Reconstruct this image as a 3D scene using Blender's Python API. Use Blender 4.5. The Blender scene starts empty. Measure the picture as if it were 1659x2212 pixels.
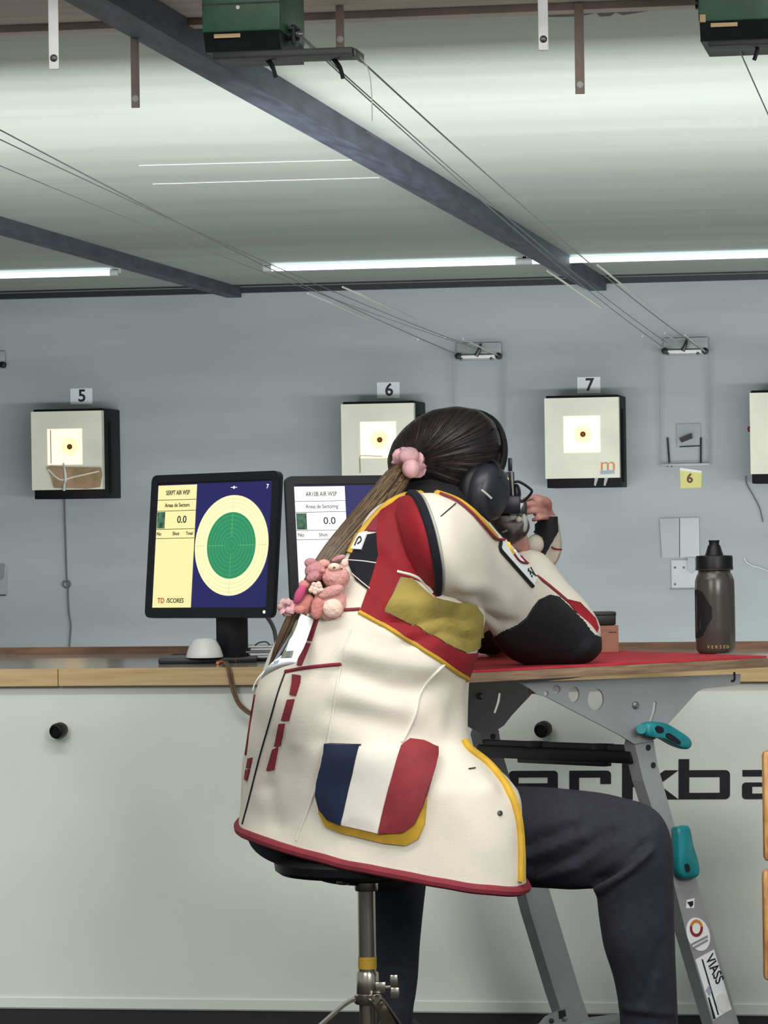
import bpy, bmesh, math, random
from mathutils import Vector, Matrix
from mathutils.bvhtree import BVHTree
from mathutils.geometry import delaunay_2d_cdt
random.seed(7)
SC = bpy.context.scene
COL = SC.collection
V = Vector
# ------------------------------------------------------------------ camera
W, H_, FPX = 1659, 2212, 7400.0
YAW, ROLL, CH = math.radians(9.74), 0.015, 1.03
CAM = V((0, 0, CH))
F0 = V((-math.sin(YAW), math.cos(YAW), 0)); R0 = V((math.cos(YAW), math.sin(YAW), 0)); U0 = V((0, 0, 1))
RV = R0 * math.cos(ROLL) - U0 * math.sin(ROLL); UV = R0 * math.sin(ROLL) + U0 * math.cos(ROLL)
cd = bpy.data.cameras.new('camera'); cam = bpy.data.objects.new('camera', cd); COL.objects.link(cam)
cd.sensor_fit = 'VERTICAL'; cd.sensor_height = 24; cd.lens = FPX / H_ * 24; cd.clip_start = .1; cd.clip_end = 100
m = Matrix((RV, UV, -F0)).transposed().to_4x4(); m.translation = CAM
cam.matrix_world = m; SC.camera = cam
# ------------------------------------------------------------------ light
SC.view_settings.view_transform = 'Standard'; SC.view_settings.look = 'None'
SC.view_settings.gamma = 1; SC.view_settings.use_curve_mapping = False
SC.view_settings.exposure = 0.0
wd = bpy.data.worlds.new('room_light'); SC.world = wd; wd.use_nodes = True
wd.node_tree.nodes['Background'].inputs[0].default_value = (.90, .97, 1.0, 1)
wd.node_tree.nodes['Background'].inputs[1].default_value = .42
def area(name, loc, target, sx, sy, power, col=(1, 1, 1)):
    l = bpy.data.lights.new(name, 'AREA'); l.shape = 'RECTANGLE'; l.size = sx; l.size_y = sy; l.energy = power; l.color = col
    o = bpy.data.objects.new(name, l); COL.objects.link(o); o.location = loc
    o.rotation_euler = (V(target) - V(loc)).to_track_quat('-Z', 'Y').to_euler()
    return o
area('ceiling_lamp', (-1.2, 4.6, 2.75), (-1.2, 4.6, 0), 2.6, .35, 46, (1, .97, .91))
area('ceiling_lamp', (1.6, 3.2, 2.75), (1.6, 3.2, 0), 2.6, .35, 46, (1, .97, .91))
area('spectator_fill', (-2.4, .6, 2.6), (-.3, 6, .9), 2.0, 1.2, 75, (1, .97, .92))  # unseen fill standing for the bright room behind the camera
area('range_bounce_fill', (0.0, 9.5, .35), (0.0, 9.9, 2.14), 9, .3, 20, (.95, 1, .95))  # added fill behind the counter, imitates floor bounce on the ceiling
area('target_wall_fill', (0.3, 8.1, .5), (0.3, 16.4, .75), 9, .3, 370, (.97, .99, 1))  # unseen fill added low behind the ledge to brighten the far wall
area('low_wall_fill', (0.3, 14.2, .15), (0.3, 16.4, .8), 9, .2, 34, (.96, .98, 1))  # added fill near the floor, makes the lower far wall brighter
area('spectator_fill', (2.2, .4, 2.5), (.2, 7.4, 2.2), 2.0, 1.0, 150, (1, .98, .94))  # added fill to brighten the hangers and green boxes at the top
# ------------------------------------------------------------------ pixel helpers (photograph frame -> places in the room)
def ray(px, py): return (F0 + RV * ((px - W / 2) / FPX) - UV * ((py - H_ / 2) / FPX))
def P(px, py, d): return CAM + ray(px, py) * d
def proj(v):
    w = v - CAM; d = w.dot(F0); return W / 2 + w.dot(RV) / d * FPX, H_ / 2 - w.dot(UV) / d * FPX, d
def onplane(px, py, o, n):
    r = ray(px, py); return CAM + r * ((V(o) - CAM).dot(n) / r.dot(n))
def onY(px, py, y): return onplane(px, py, (0, y, 0), V((0, 1, 0)))
def onZ(px, py, z): return onplane(px, py, (0, 0, z), V((0, 0, 1)))
# ------------------------------------------------------------------ materials
def lin(c):
    return tuple(((x / 255) / 12.92 if x / 255 <= .04045 else ((x / 255 + .055) / 1.055) ** 2.4) for x in c) + (1,)
def mat(name, rgb, rough=.6, metal=0, var=0, vscale=8, rgb2=None, bump=0, bscale=60, stretch=(1, 1, 1), emit=0, trans=0, spec=.5, alpha=1):
    ma = bpy.data.materials.new(name); ma.use_nodes = True
    nt = ma.node_tree; b = nt.nodes['Principled BSDF']
    b.inputs['Base Color'].default_value = lin(rgb); b.inputs['Roughness'].default_value = rough
    b.inputs['Metallic'].default_value = metal; b.inputs['Specular IOR Level'].default_value = spec
    if alpha < 1: b.inputs['Alpha'].default_value = alpha
    if trans: b.inputs['Transmission Weight'].default_value = trans
    tc = nt.nodes.new('ShaderNodeTexCoord'); mp = nt.nodes.new('ShaderNodeMapping'); mp.inputs['Scale'].default_value = stretch
    nt.links.new(tc.outputs['Object'], mp.inputs['Vector'])
    if rgb2 or var:
        n = nt.nodes.new('ShaderNodeTexNoise'); n.inputs['Scale'].default_value = vscale; n.inputs['Detail'].default_value = 5
        nt.links.new(mp.outputs[0], n.inputs['Vector'])
        cr = nt.nodes.new('ShaderNodeValToRGB'); cr.color_ramp.elements[0].position = .35; cr.color_ramp.elements[1].position = .65
        c2 = rgb2 or tuple(max(0, min(255, x * (1 - var))) for x in rgb)
        cr.color_ramp.elements[0].color = lin(c2); cr.color_ramp.elements[1].color = lin(rgb)
        nt.links.new(n.outputs[0], cr.inputs[0]); nt.links.new(cr.outputs[0], b.inputs['Base Color'])
        if emit: nt.links.new(cr.outputs[0], b.inputs['Emission Color'])
    if emit:
        b.inputs['Emission Strength'].default_value = emit
        if not (rgb2 or var): b.inputs['Emission Color'].default_value = lin(rgb)
    if bump:
        n2 = nt.nodes.new('ShaderNodeTexNoise'); n2.inputs['Scale'].default_value = bscale; n2.inputs['Detail'].default_value = 4
        nt.links.new(mp.outputs[0], n2.inputs['Vector'])
        bp = nt.nodes.new('ShaderNodeBump'); bp.inputs['Strength'].default_value = bump; bp.inputs['Distance'].default_value = .01
        nt.links.new(n2.outputs[0], bp.inputs['Height']); nt.links.new(bp.outputs[0], b.inputs['Normal'])
    return ma
M = {}
M['wall_back'] = mat('range_wall_paint', (174, 181, 183), .75, var=.10, vscale=1.2, stretch=(.5, 1, 2.6))
M['wall_front'] = mat('counter_wall_paint', (230, 235, 227), .8, var=.04, vscale=3)
M['ceiling'] = mat('ceiling_panel', (174, 180, 173), .85, var=.05, vscale=1.6, stretch=(.25, 2.5, 1))
M['brown_board'] = mat('brown_board', (176, 162, 152), .7, var=.1, vscale=6, stretch=(.3, 3, 3))
M['brown_strip'] = mat('brown_strip', (176, 158, 149), .6, var=.08, vscale=14)
M['beam'] = mat('blue_grey_beam', (78, 84, 99), .6, var=.28, vscale=7, stretch=(4, .6, 4))
M['floor'] = mat('dark_floor', (8, 10, 17), .8, var=.3, vscale=30, spec=.2)
M['range_floor'] = mat('range_floor', (150, 150, 145), .8, var=.1)
M['black_trim'] = mat('black_trim', (20, 22, 30), .5)
M['tube'] = mat('lamp_tube', (235, 250, 255), .4, emit=2.2)
M['lampbody'] = mat('lamp_body', (185, 190, 188), .5)
M['wood_edge'] = mat('pale_wood', (206, 180, 134), .5, rgb2=(184, 155, 108), vscale=9, stretch=(.6, 5, 9))
M['wood_dark'] = mat('brown_wood', (140, 104, 78), .6, var=.25, vscale=9, stretch=(1, 6, 8))
M['ledge_top'] = mat('grey_laminate', (166, 160, 150), .12, var=.12, vscale=5, stretch=(.6, 3, 1))
M['black'] = mat('black_plastic', (9, 10, 14), .45, spec=.35)
M['blackmat'] = mat('matt_black', (8, 10, 16), .8)
M['letter'] = mat('black_lettering', (14, 17, 27), .5)
M['white_plastic'] = mat('white_plastic', (228, 230, 228), .35)
M['target_face'] = mat('pale_target_face', (226, 226, 206), .55, var=.05, vscale=6)
M['target_box'] = mat('black_target_housing', (6, 7, 11), .6, var=.2, spec=.2)
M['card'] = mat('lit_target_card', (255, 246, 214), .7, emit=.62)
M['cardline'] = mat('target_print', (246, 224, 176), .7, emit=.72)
M['aim'] = mat('aiming_mark', (92, 40, 12), .7)
M['aim2'] = mat('aiming_mark_centre', (150, 74, 20), .7)
M['paper'] = mat('white_paper', (236, 240, 241), .7)
M['ink'] = mat('ink', (24, 26, 34), .6)
M['yellow_note'] = mat('yellow_note', (226, 222, 140), .7, var=.05)
M['brown_ink'] = mat('brown_ink', (100, 60, 42), .6)
M['acrylic'] = mat('grey_plate', (138, 147, 147), .3, var=.06)
M['acrylic2'] = mat('pale_plate', (162, 170, 170), .3, var=.05)
M['galv'] = mat('galvanised_steel', (160, 164, 164), .4, metal=.6, var=.2, vscale=14)
M['wire'] = mat('wire_steel', (104, 106, 106), .4, metal=.6)
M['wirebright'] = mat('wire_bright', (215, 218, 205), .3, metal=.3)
M['cable'] = mat('grey_cable', (98, 98, 100), .6)
M['cable_brown'] = mat('brown_cable', (110, 86, 66), .6)
M['orange'] = mat('orange_cable', (205, 130, 60), .6)
M['green'] = mat('green_enamel', (44, 96, 66), .45, var=.18, vscale=16)
M['green_dark'] = mat('dark_green_enamel', (15, 27, 25), .5, var=.3, vscale=14)
M['strip_white'] = mat('white_strip', (222, 224, 222), .5)
M['chrome'] = mat('chrome', (176, 170, 158), .22, metal=.95)
M['steel_dark'] = mat('dark_screw', (80, 80, 80), .4, metal=.7)
M['bezel'] = mat('monitor_bezel', (14, 16, 24), .4)
M['scr_blue'] = mat('screen_blue', (32, 32, 92), .4, emit=.5)
M['scr_yellow'] = mat('screen_pale_yellow', (236, 228, 164), .4, emit=.6)
M['scr_cream'] = mat('screen_cream', (240, 232, 182), .4, emit=.66)
M['scr_white'] = mat('screen_white', (240, 246, 240), .4, emit=.85)
M['scr_green'] = mat('screen_green', (42, 138, 92), .4, emit=.55)
M['scr_greenline'] = mat('screen_green_line', (98, 172, 128), .4, emit=.5)
M['scr_creamline'] = mat('screen_ring_line', (205, 196, 146), .4, emit=.5)
M['scr_ink'] = mat('screen_ink', (52, 54, 50), .5)
M['scr_red'] = mat('screen_red', (200, 50, 40), .5, emit=.3)
M['scr_photo'] = mat('screen_photo', (92, 140, 110), .5, rgb2=(40, 70, 60), vscale=90, emit=.3)
M['canvas'] = mat('white_canvas', (226, 220, 204), .85, var=.045, vscale=9, bump=.07, bscale=300)
M['redcl'] = mat('red_canvas', (148, 15, 30), .8, var=.14, vscale=14, bump=.12, bscale=240)
M['hemred'] = mat('dark_red_binding', (136, 42, 54), .8, var=.12, vscale=20)
M['olive'] = mat('olive_yellow_suede', (160, 142, 70), .9, var=.16, vscale=16, bump=.15, bscale=160)
M['yellow'] = mat('yellow_piping', (208, 166, 50), .75, var=.12, vscale=24)
M['navy'] = mat('navy_suede', (10, 14, 28), .9, var=.3, vscale=20)
M['pad'] = mat('black_rubber_pad', (9, 12, 20), .75, bump=.2, bscale=300)
M['flagblue'] = mat('flag_blue', (20, 34, 66), .8, var=.12, vscale=20)
M['flagred'] = mat('flag_red', (148, 46, 54), .8, var=.12, vscale=20)
M['flagwhite'] = mat('flag_white', (230, 226, 214), .85)
M['trousers'] = mat('dark_grey_jersey', (39, 41, 52), .9, var=.16, vscale=60, bump=.1, bscale=300)
M['skin'] = mat('skin', (186, 132, 121), .55, var=.08, vscale=25)
M['glove'] = mat('cream_glove', (206, 200, 182), .8, var=.12, vscale=25)
M['shirt'] = mat('black_shirt', (10, 11, 18), .85)
M['plush'] = mat('pink_plush', (234, 172, 166), .9, var=.14, vscale=22, bump=.5, bscale=160)
M['plush2'] = mat('mauve_plush', (206, 146, 150), .9, var=.14, vscale=22, bump=.5, bscale=160)
M['plush_light'] = mat('pale_plush', (240, 206, 190), .9, bump=.4, bscale=160)
M['magenta'] = mat('magenta_felt', (206, 84, 130), .85, var=.15)
M['coral'] = mat('coral_plush', (222, 146, 136), .9, var=.12, vscale=22, bump=.4, bscale=160)
M['scrunchie'] = mat('pink_satin', (222, 172, 176), .5, var=.22, vscale=34)
M['steel'] = mat('grey_steel', (160, 162, 165), .5, metal=.15, var=.08, vscale=5)
M['teal'] = mat('teal_plastic', (18, 132, 140), .45, var=.2, vscale=18)
M['redfelt'] = mat('red_felt', (204, 48, 66), .9, var=.12, vscale=22, bump=.2, bscale=220)
M['ply'] = mat('plywood', (156, 130, 104), .7, rgb2=(124, 100, 80), vscale=14, stretch=(1, 1, 12))
M['box_brown'] = mat('brown_cardboard', (168, 120, 98), .75, var=.12, vscale=14)
M['bottle'] = mat('smoked_plastic', (96, 92, 86), .28, trans=.5, var=.1)
M['bottle_liquid'] = mat('dark_drink', (70, 64, 58), .4)
M['gold'] = mat('gold_print', (196, 160, 90), .5)
M['oak'] = mat('oak_wood', (226, 172, 106), .5, rgb2=(176, 116, 60), vscale=16, stretch=(7, 7, 1.6))
M['camo'] = mat('mottled_stock', (92, 82, 80), .5, rgb2=(38, 34, 38), vscale=34)
M['rifle'] = mat('gunmetal', (26, 27, 38), .4, metal=.3)
M['greyline'] = mat('grey_edge', (166, 166, 158), .5)
M['lime'] = mat('lime_mark', (232, 240, 120), .4, emit=.5)
M['tape'] = mat('yellow_tape', (186, 150, 40), .6)
M['plastic_bag'] = mat('brown_tape', (176, 142, 120), .25, rgb2=(140, 120, 84), vscale=16)
M['white_thread'] = mat('white_thread', (232, 228, 216), .8)
M['sock'] = mat('black_shoe', (16, 16, 20), .6)
M['eyewhite'] = mat('eye', (220, 220, 218), .3)
M['lips'] = mat('lips', (170, 84, 80), .5)
def hair_mat(name, c1, c2, pivot, axis):
    ma = bpy.data.materials.new(name); ma.use_nodes = True; nt = ma.node_tree; b = nt.nodes['Principled BSDF']
    b.inputs['Roughness'].default_value = .42; b.inputs['Specular IOR Level'].default_value = .35
    a = nt.nodes.new('ShaderNodeAttribute'); a.attribute_name = 'strand'; a.attribute_type = 'GEOMETRY'
    n = nt.nodes.new('ShaderNodeTexNoise'); n.inputs['Scale'].default_value = 1; n.inputs['Detail'].default_value = 6
    mp = nt.nodes.new('ShaderNodeMapping'); mp.inputs['Scale'].default_value = (26, .9, 9)
    nt.links.new(a.outputs['Vector'], mp.inputs['Vector']); nt.links.new(mp.outputs[0], n.inputs['Vector'])
    cr = nt.nodes.new('ShaderNodeValToRGB'); cr.color_ramp.elements[0].position = .38; cr.color_ramp.elements[1].position = .68
    cr.color_ramp.elements[0].color = lin(c1); cr.color_ramp.elements[1].color = lin(c2)
    nt.links.new(n.outputs[0], cr.inputs[0]); nt.links.new(cr.outputs[0], b.inputs['Base Color'])
    bp = nt.nodes.new('ShaderNodeBump'); bp.inputs['Strength'].default_value = .6; bp.inputs['Distance'].default_value = .004
    nt.links.new(n.outputs[0], bp.inputs['Height']); nt.links.new(bp.outputs[0], b.inputs['Normal'])
    return ma
M['hair'] = hair_mat('dark_brown_hair', (13, 12, 15), (44, 33, 32), None, None)
M['pony'] = hair_mat('brown_ponytail_hair', (52, 40, 30), (138, 112, 82), None, None)
M['ponyst'] = mat('brown_strand', (112, 90, 64), .45)
M['ponyst2'] = mat('dark_brown_strand', (52, 40, 30), .45)
M['hairst'] = mat('dark_strand', (40, 30, 28), .4, rgb2=(16, 14, 16), vscale=60)
# ------------------------------------------------------------------ mesh builder
class B:
    def __init__(s): s.v = []; s.f = []; s.attr = None
    def add(s, vs, fs):
        o = len(s.v); s.v += [V(x) for x in vs]; s.f += [tuple(i + o for i in f) for f in fs]; return s
    def box(s, c, x, y, z, bev=0):      # c centre, x/y/z half-extent vectors
        c, x, y, z = V(c), V(x), V(y), V(z)
        vs = [c + x * i + y * j + z * k for k in (-1, 1) for j in (-1, 1) for i in (-1, 1)]
        fs = [(0, 2, 3, 1), (4, 5, 7, 6), (0, 1, 5, 4), (2, 6, 7, 3), (0, 4, 6, 2), (1, 3, 7, 5)]
        if not bev: return s.add(vs, fs)
        bm = bmesh.new(); bv = [bm.verts.new(v) for v in vs]
        for f in fs: bm.faces.new([bv[i] for i in f])
        bmesh.ops.recalc_face_normals(bm, faces=bm.faces)
        bmesh.ops.bevel(bm, geom=bm.edges[:], offset=bev, segments=2, affect='EDGES', profile=.5)
        bm.verts.index_update()
        s.add([v.co.copy() for v in bm.verts], [tuple(v.index for v in f.verts) for f in bm.faces]); bm.free(); return s
    def abox(s, x0, x1, y0, y1, z0, z1, bev=0):
        return s.box(((x0 + x1) / 2, (y0 + y1) / 2, (z0 + z1) / 2), ((x1 - x0) / 2, 0, 0), (0, (y1 - y0) / 2, 0), (0, 0, (z1 - z0) / 2), bev)
    def rings(s, rs, cap=True, closed=False):
        n = len(rs[0]); vs = [p for r in rs for p in r]; fs = []
        k = len(rs)
        for i in range(k if closed else k - 1):
            a, b = i * n, ((i + 1) % k) * n
            for j in range(n): fs.append((a + j, a + (j + 1) % n, b + (j + 1) % n, b + j))
        if cap and not closed:
            fs.append(tuple(range(n))[::-1]); fs.append(tuple((k - 1) * n + j for j in range(n)))
        return s.add(vs, fs)
    def tube(s, pts, r, seg=8, cap=True, closed=False):
        pts = [V(p) for p in pts]; n = len(pts); rr = r if isinstance(r, (list, tuple)) else [r] * n
        t0 = (pts[1] - pts[0]).normalized(); up = V((0, 0, 1)) if abs(t0.z) < .9 else V((1, 0, 0))
        nx = t0.cross(up).normalized(); out = []
        for i in range(n):
            if closed: t = (pts[(i + 1) % n] - pts[i - 1])
            else: t = pts[min(i + 1, n - 1)] - pts[max(i - 1, 0)]
            t = t.normalized() if t.length > 1e-9 else t0
            nx = (nx - t * nx.dot(t)).normalized(); ny = t.cross(nx)
            out.append([pts[i] + (nx * math.cos(a) + ny * math.sin(a)) * rr[i] for a in (2 * math.pi * j / seg for j in range(seg))])
        return s.rings(out, cap, closed)
    def lathe(s, o, axis, prof, seg=32, xdir=None, squash=1):
        o, ax = V(o), V(axis).normalized()
        x = V(xdir) if xdir else (ax.cross(V((0, 0, 1))) if abs(ax.z) < .9 else V((1, 0, 0)))
        x = (x - ax * x.dot(ax)).normalized(); y = ax.cross(x)
        return s.rings([[o + ax * h + (x * math.cos(a) + y * math.sin(a) * squash) * max(r, 1e-5) for a in (2 * math.pi * j / seg for j in range(seg))] for r, h in prof])
    def ball(s, c, x, y, z, seg=20, rin=12):
        c, x, y, z = V(c), V(x), V(y), V(z)
        rs = []
        for i in range(1, rin):
            t = math.pi * i / rin
            rs.append([c + z * math.cos(t) + (x * math.cos(a) + y * math.sin(a)) * math.sin(t) for a in (2 * math.pi * j / seg for j in range(seg))])
        o = len(s.v); s.rings(rs, cap=False); n = seg; k = len(rs)
        s.v += [c + z, c - z]; ti = len(s.v) - 2
        for j in range(n):
            s.f.append((ti, o + (j + 1) % n, o + j)); s.f.append((ti + 1, o + (k - 1) * n + j, o + (k - 1) * n + (j + 1) % n))
        return s
    def prism(s, poly, off):
        n = len(poly); off = V(off); p = [V(q) for q in poly]
        return s.add(p + [q + off for q in p], [tuple(range(n))[::-1], tuple(range(n, 2 * n))] + [(i, (i + 1) % n, n + (i + 1) % n, n + i) for i in range(n)])
    def bvh(s): return BVHTree.FromPolygons(s.v, s.f)
def origin(o): return V(o.get('_o', (0, 0, 0))) if o else V((0, 0, 0))
ORG = {}
def obj(name, b, ma, parent=None, smooth=True, angle=.7, label=None, cat=None, group=None, kind=None, fix=True):
    me = bpy.data.meshes.new(name)
    if parent: org = ORG[parent.name]
    else:
        xs = [v.x for v in b.v]; ys = [v.y for v in b.v]; zs = [v.z for v in b.v]
        org = V(((min(xs) + max(xs)) / 2, (min(ys) + max(ys)) / 2, min(zs)))
    me.from_pydata([v - org for v in b.v], [], b.f); me.update()
    if fix:
        bm = bmesh.new(); bm.from_mesh(me); bmesh.ops.recalc_face_normals(bm, faces=bm.faces); bm.to_mesh(me); bm.free()
    me.materials.append(ma)
    if b.attr:
        at = me.attributes.new('strand', 'FLOAT_VECTOR', 'POINT')
        for i, a in enumerate(b.attr): at.data[i].vector = a
    if smooth:
        me.shade_smooth(); me.set_sharp_from_angle(angle=angle)
    o = bpy.data.objects.new(name, me); COL.objects.link(o)
    if parent: o.parent = parent
    else: o.location = org
    ORG[o.name] = org
    tag(o, label, cat, group, kind); return o
def tag(o, label=None, cat=None, group=None, kind=None):
    for k, x in (('label', label), ('category', cat), ('group', group), ('kind', kind)):
        if x: o[k] = x
    return o
def thing(name, loc, label, cat, group=None):
    o = bpy.data.objects.new(name, None); COL.objects.link(o); o.location = loc; o.empty_display_size = .05; ORG[o.name] = V(loc)
    return tag(o, label, cat, group)
def text(name, s, size, o, x, y, ma, parent, bold=0, ext=.0006, align='CENTER', fit=None):
    cu = bpy.data.curves.new('t', 'FONT'); cu.body = s; cu.size = 1; cu.align_x = align; cu.align_y = 'CENTER'; cu.offset = bold; cu.resolution_u = 3
    to = bpy.data.objects.new('t', cu); COL.objects.link(to); bpy.context.view_layer.update()
    me = bpy.data.meshes.new_from_object(to.evaluated_get(bpy.context.evaluated_depsgraph_get()))
    bpy.data.objects.remove(to)
    x, y = V(x).normalized(), V(y).normalized(); z = x.cross(y); w = 1
    if fit:
        xs = [v.co.x for v in me.vertices]; w = fit / ((max(xs) - min(xs)) * size)
    b = B(); vs = [V(o) + x * (v.co.x * size * w) + y * (v.co.y * size) + z * ext for v in me.vertices]
    b.add(vs, [tuple(p.vertices) for p in me.polygons]); bpy.data.meshes.remove(me)
    # give the print its own thickness
    n = len(b.v); bm = bmesh.new(); bv = [bm.verts.new(v) for v in b.v]
    for f in b.f:
        try: bm.faces.new([bv[i] for i in f])
        except ValueError: pass
    r = bmesh.ops.extrude_face_region(bm, geom=bm.faces[:])
    for g in r['geom']:
        if isinstance(g, bmesh.types.BMVert): g.co -= z * (ext * 1.5)
    bm.verts.index_update(); c = B(); c.add([v.co.copy() for v in bm.verts], [tuple(v.index for v in f.verts) for f in bm.faces]); bm.free()
    return obj(name, c, ma, parent, smooth=False)
def cr(pts, n):
    """Catmull-Rom through equal-length tuples"""
    out = []; m_ = len(pts) - 1
    for i in range(n):
        t = i / (n - 1) * m_; k = min(int(t), m_ - 1); u = t - k
        p0, p1, p2, p3 = pts[max(k - 1, 0)], pts[k], pts[k + 1], pts[min(k + 2, m_)]
        out.append(tuple(.5 * (2 * b + (c - a) * u + (2 * a - 5 * b + 4 * c - d) * u * u + (3 * b - a - 3 * c + d) * u ** 3) for a, b, c, d in zip(p0, p1, p2, p3)))
    return out
def crp(pts, n): return [V(p) for p in cr([tuple(p) for p in pts], n)]
def loft(b, rings, n=40, seg=40, pw=2.0, rnd0=.0, rnd1=.0):
    """rings: (Lx,Ly,Rx,Ry, depth, halfdepth, near dx, near dy) - cross sections read off the photograph"""
    rr = cr([tuple(r) + (0,) * (9 - len(r)) for r in rings], n); out = []
    for (lx, ly, rx, ry, d, bb, sx, sy, sk) in rr:
        c = (P(lx, ly, d + sk) + P(rx, ry, d - sk)) / 2; h = (P(rx, ry, d - sk) - P(lx, ly, d + sk)) / 2
        D = F0 * bb - (RV * sx - UV * sy) * (d / FPX); ring = []
        for j in range(seg):
            a = 2 * math.pi * j / seg; ca, sa = math.cos(a), math.sin(a); e = 2 / pw
            ring.append(c + h * (math.copysign(abs(ca) ** e, ca)) + D * (math.copysign(abs(sa) ** e, sa)))
        out.append(ring)
    def cap(ring, nxt, k):
        c = sum(ring, V()) / len(ring); dirn = (c - sum(nxt, V()) / len(nxt)).normalized(); R = k
        return [[c + (p - c) * math.cos(t) + dirn * R * math.sin(t) for p in ring] for t in (.4, .8, 1.15, 1.45)]
    if rnd0: out = cap(out[0], out[1], rnd0)[::-1] + out
    if rnd1: out = out + cap(out[-1], out[-2], rnd1)
    return b.rings(out)
def inflate(b, poly, c, d, bn, bf, n=64, m_=14):
    """closed hull: outline poly (px) round centre c at depth d; near / far bulge bn / bf"""
    cx, cy = c; k = len(poly); rs = []
    def rad(a):
        dx, dy = math.cos(a), math.sin(a); best = 1
        for i in range(k):
            x1, y1 = poly[i][0] - cx, poly[i][1] - cy; x2, y2 = poly[(i + 1) % k][0] - cx, poly[(i + 1) % k][1] - cy
            ex, ey = x2 - x1, y2 - y1; den = dx * ey - dy * ex
            if abs(den) < 1e-9: continue
            t = (x1 * ey - y1 * ex) / den; u = (x1 * dy - y1 * dx) / den
            if t > 0 and -1e-6 <= u <= 1 + 1e-6: best = max(best, t)
        return best
    rad_ = [rad(2 * math.pi * i / n) for i in range(n)]
    for _ in range(2): rad_ = [(rad_[i - 1] + 2 * rad_[i] + rad_[(i + 1) % n]) / 4 for i in range(n)]
    for j in range(1, m_ * 2):
        psi = -math.pi / 2 + math.pi * j / (2 * m_); ring = []
        for i in range(n):
            a = 2 * math.pi * i / n; r = rad_[i] * math.cos(psi)
            ring.append(P(cx + math.cos(a) * r, cy + math.sin(a) * r, d) + F0 * (math.sin(psi) * (bf if psi > 0 else bn)))
        rs.append(ring)
    return b.rings(rs)
def inpoly(x, y, poly):
    r = False; n = len(poly)
    for i in range(n):
        x1, y1 = poly[i]; x2, y2 = poly[i - 1]
        if (y1 > y) != (y2 > y) and x < (x2 - x1) * (y - y1) / (y2 - y1) + x1: r = not r
    return r
def dens(poly, st, closed=True):
    out = []; n = len(poly)
    for i in range(n if closed else n - 1):
        a, b = poly[i], poly[(i + 1) % n]; k = max(1, int(math.hypot(b[0] - a[0], b[1] - a[1]) / st))
        out += [(a[0] + (b[0] - a[0]) * j / k, a[1] + (b[1] - a[1]) * j / k) for j in range(k)]
    if not closed: out.append(poly[-1])
    return out
def hit(bv, px, py, off):
    r = ray(px, py).normalized(); h = bv.ray_cast(CAM, r)
    if h[0] is None: return None
    n = h[1] if h[1].dot(r) < 0 else -h[1]
    return h[0] + n * off, n
def stick(bv, px, py, off, dref=6.0):
    h = hit(bv, px, py, off)
    if h: return h
    p = P(px, py, dref); q = bv.find_nearest(p)
    n = q[1] if q[1].dot(ray(px, py)) < 0 else -q[1]
    return q[0] + n * off, n
def patch(name, poly, bv, ma, parent, off=.003, st=9, label=None, smoothp=True, puff=0):
    """a piece of cloth cut to the outline poly and laid on the surface behind it"""
    if smoothp: poly = [(p[0], p[1]) for p in poly]
    bd = dens(poly, st); n = len(bd); xs = [p[0] for p in bd]; ys = [p[1] for p in bd]; pts = [V(p) for p in bd]
    y = min(ys) + st / 2
    while y < max(ys):
        x = min(xs) + st / 2
        while x < max(xs):
            if inpoly(x, y, bd) and min((x - p[0]) ** 2 + (y - p[1]) ** 2 for p in bd) > (st * .5) ** 2: pts.append(V((x, y)))
            x += st
        y += st
    r = delaunay_2d_cdt(pts, [(i, (i + 1) % n) for i in range(n)], [], 1, 1e-4)
    co, fs = r[0], r[2]; b = B(); top = []; bot = []
    for p in co:
        q, nn = stick(bv, p.x, p.y, 0)
        e = 0
        if puff: e = puff * min(1, min(math.hypot(p.x - u[0], p.y - u[1]) for u in bd) / 25.0)
        top.append(q + nn * (off + e)); bot.append(q - nn * .004)
    k = len(co); cnt = {}
    for f in fs:
        for i in range(len(f)):
            e = (f[i], f[(i + 1) % len(f)]); cnt[e] = 1
    side = [(e[0], e[1], e[1] + k, e[0] + k) for e in cnt if (e[1], e[0]) not in cnt]
    b.add(top + bot, [tuple(f) for f in fs] + [tuple(i + k for i in f[::-1]) for f in fs] + side)
    return obj(name, b, ma, parent, label=label)
def seam(name, line, bv, r, ma, parent, off=.0, st=8, label=None, curve=True, taper=False):
    l = [tuple(p) for p in line]
    if curve and len(l) > 2: l = cr(l, max(12, int(sum(math.hypot(l[i + 1][0] - l[i][0], l[i + 1][1] - l[i][1]) for i in range(len(l) - 1)) / st)))
    else: l = dens(l, st, False)
    pts = [stick(bv, p[0], p[1], off)[0] for p in l]
    for _ in range(1): pts = [pts[0]] + [(pts[i - 1] + pts[i] * 2 + pts[i + 1]) / 4 for i in range(1, len(pts) - 1)] + [pts[-1]]
    return obj(name, B().tube(pts, r, 8), ma, parent, label=label)
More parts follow.
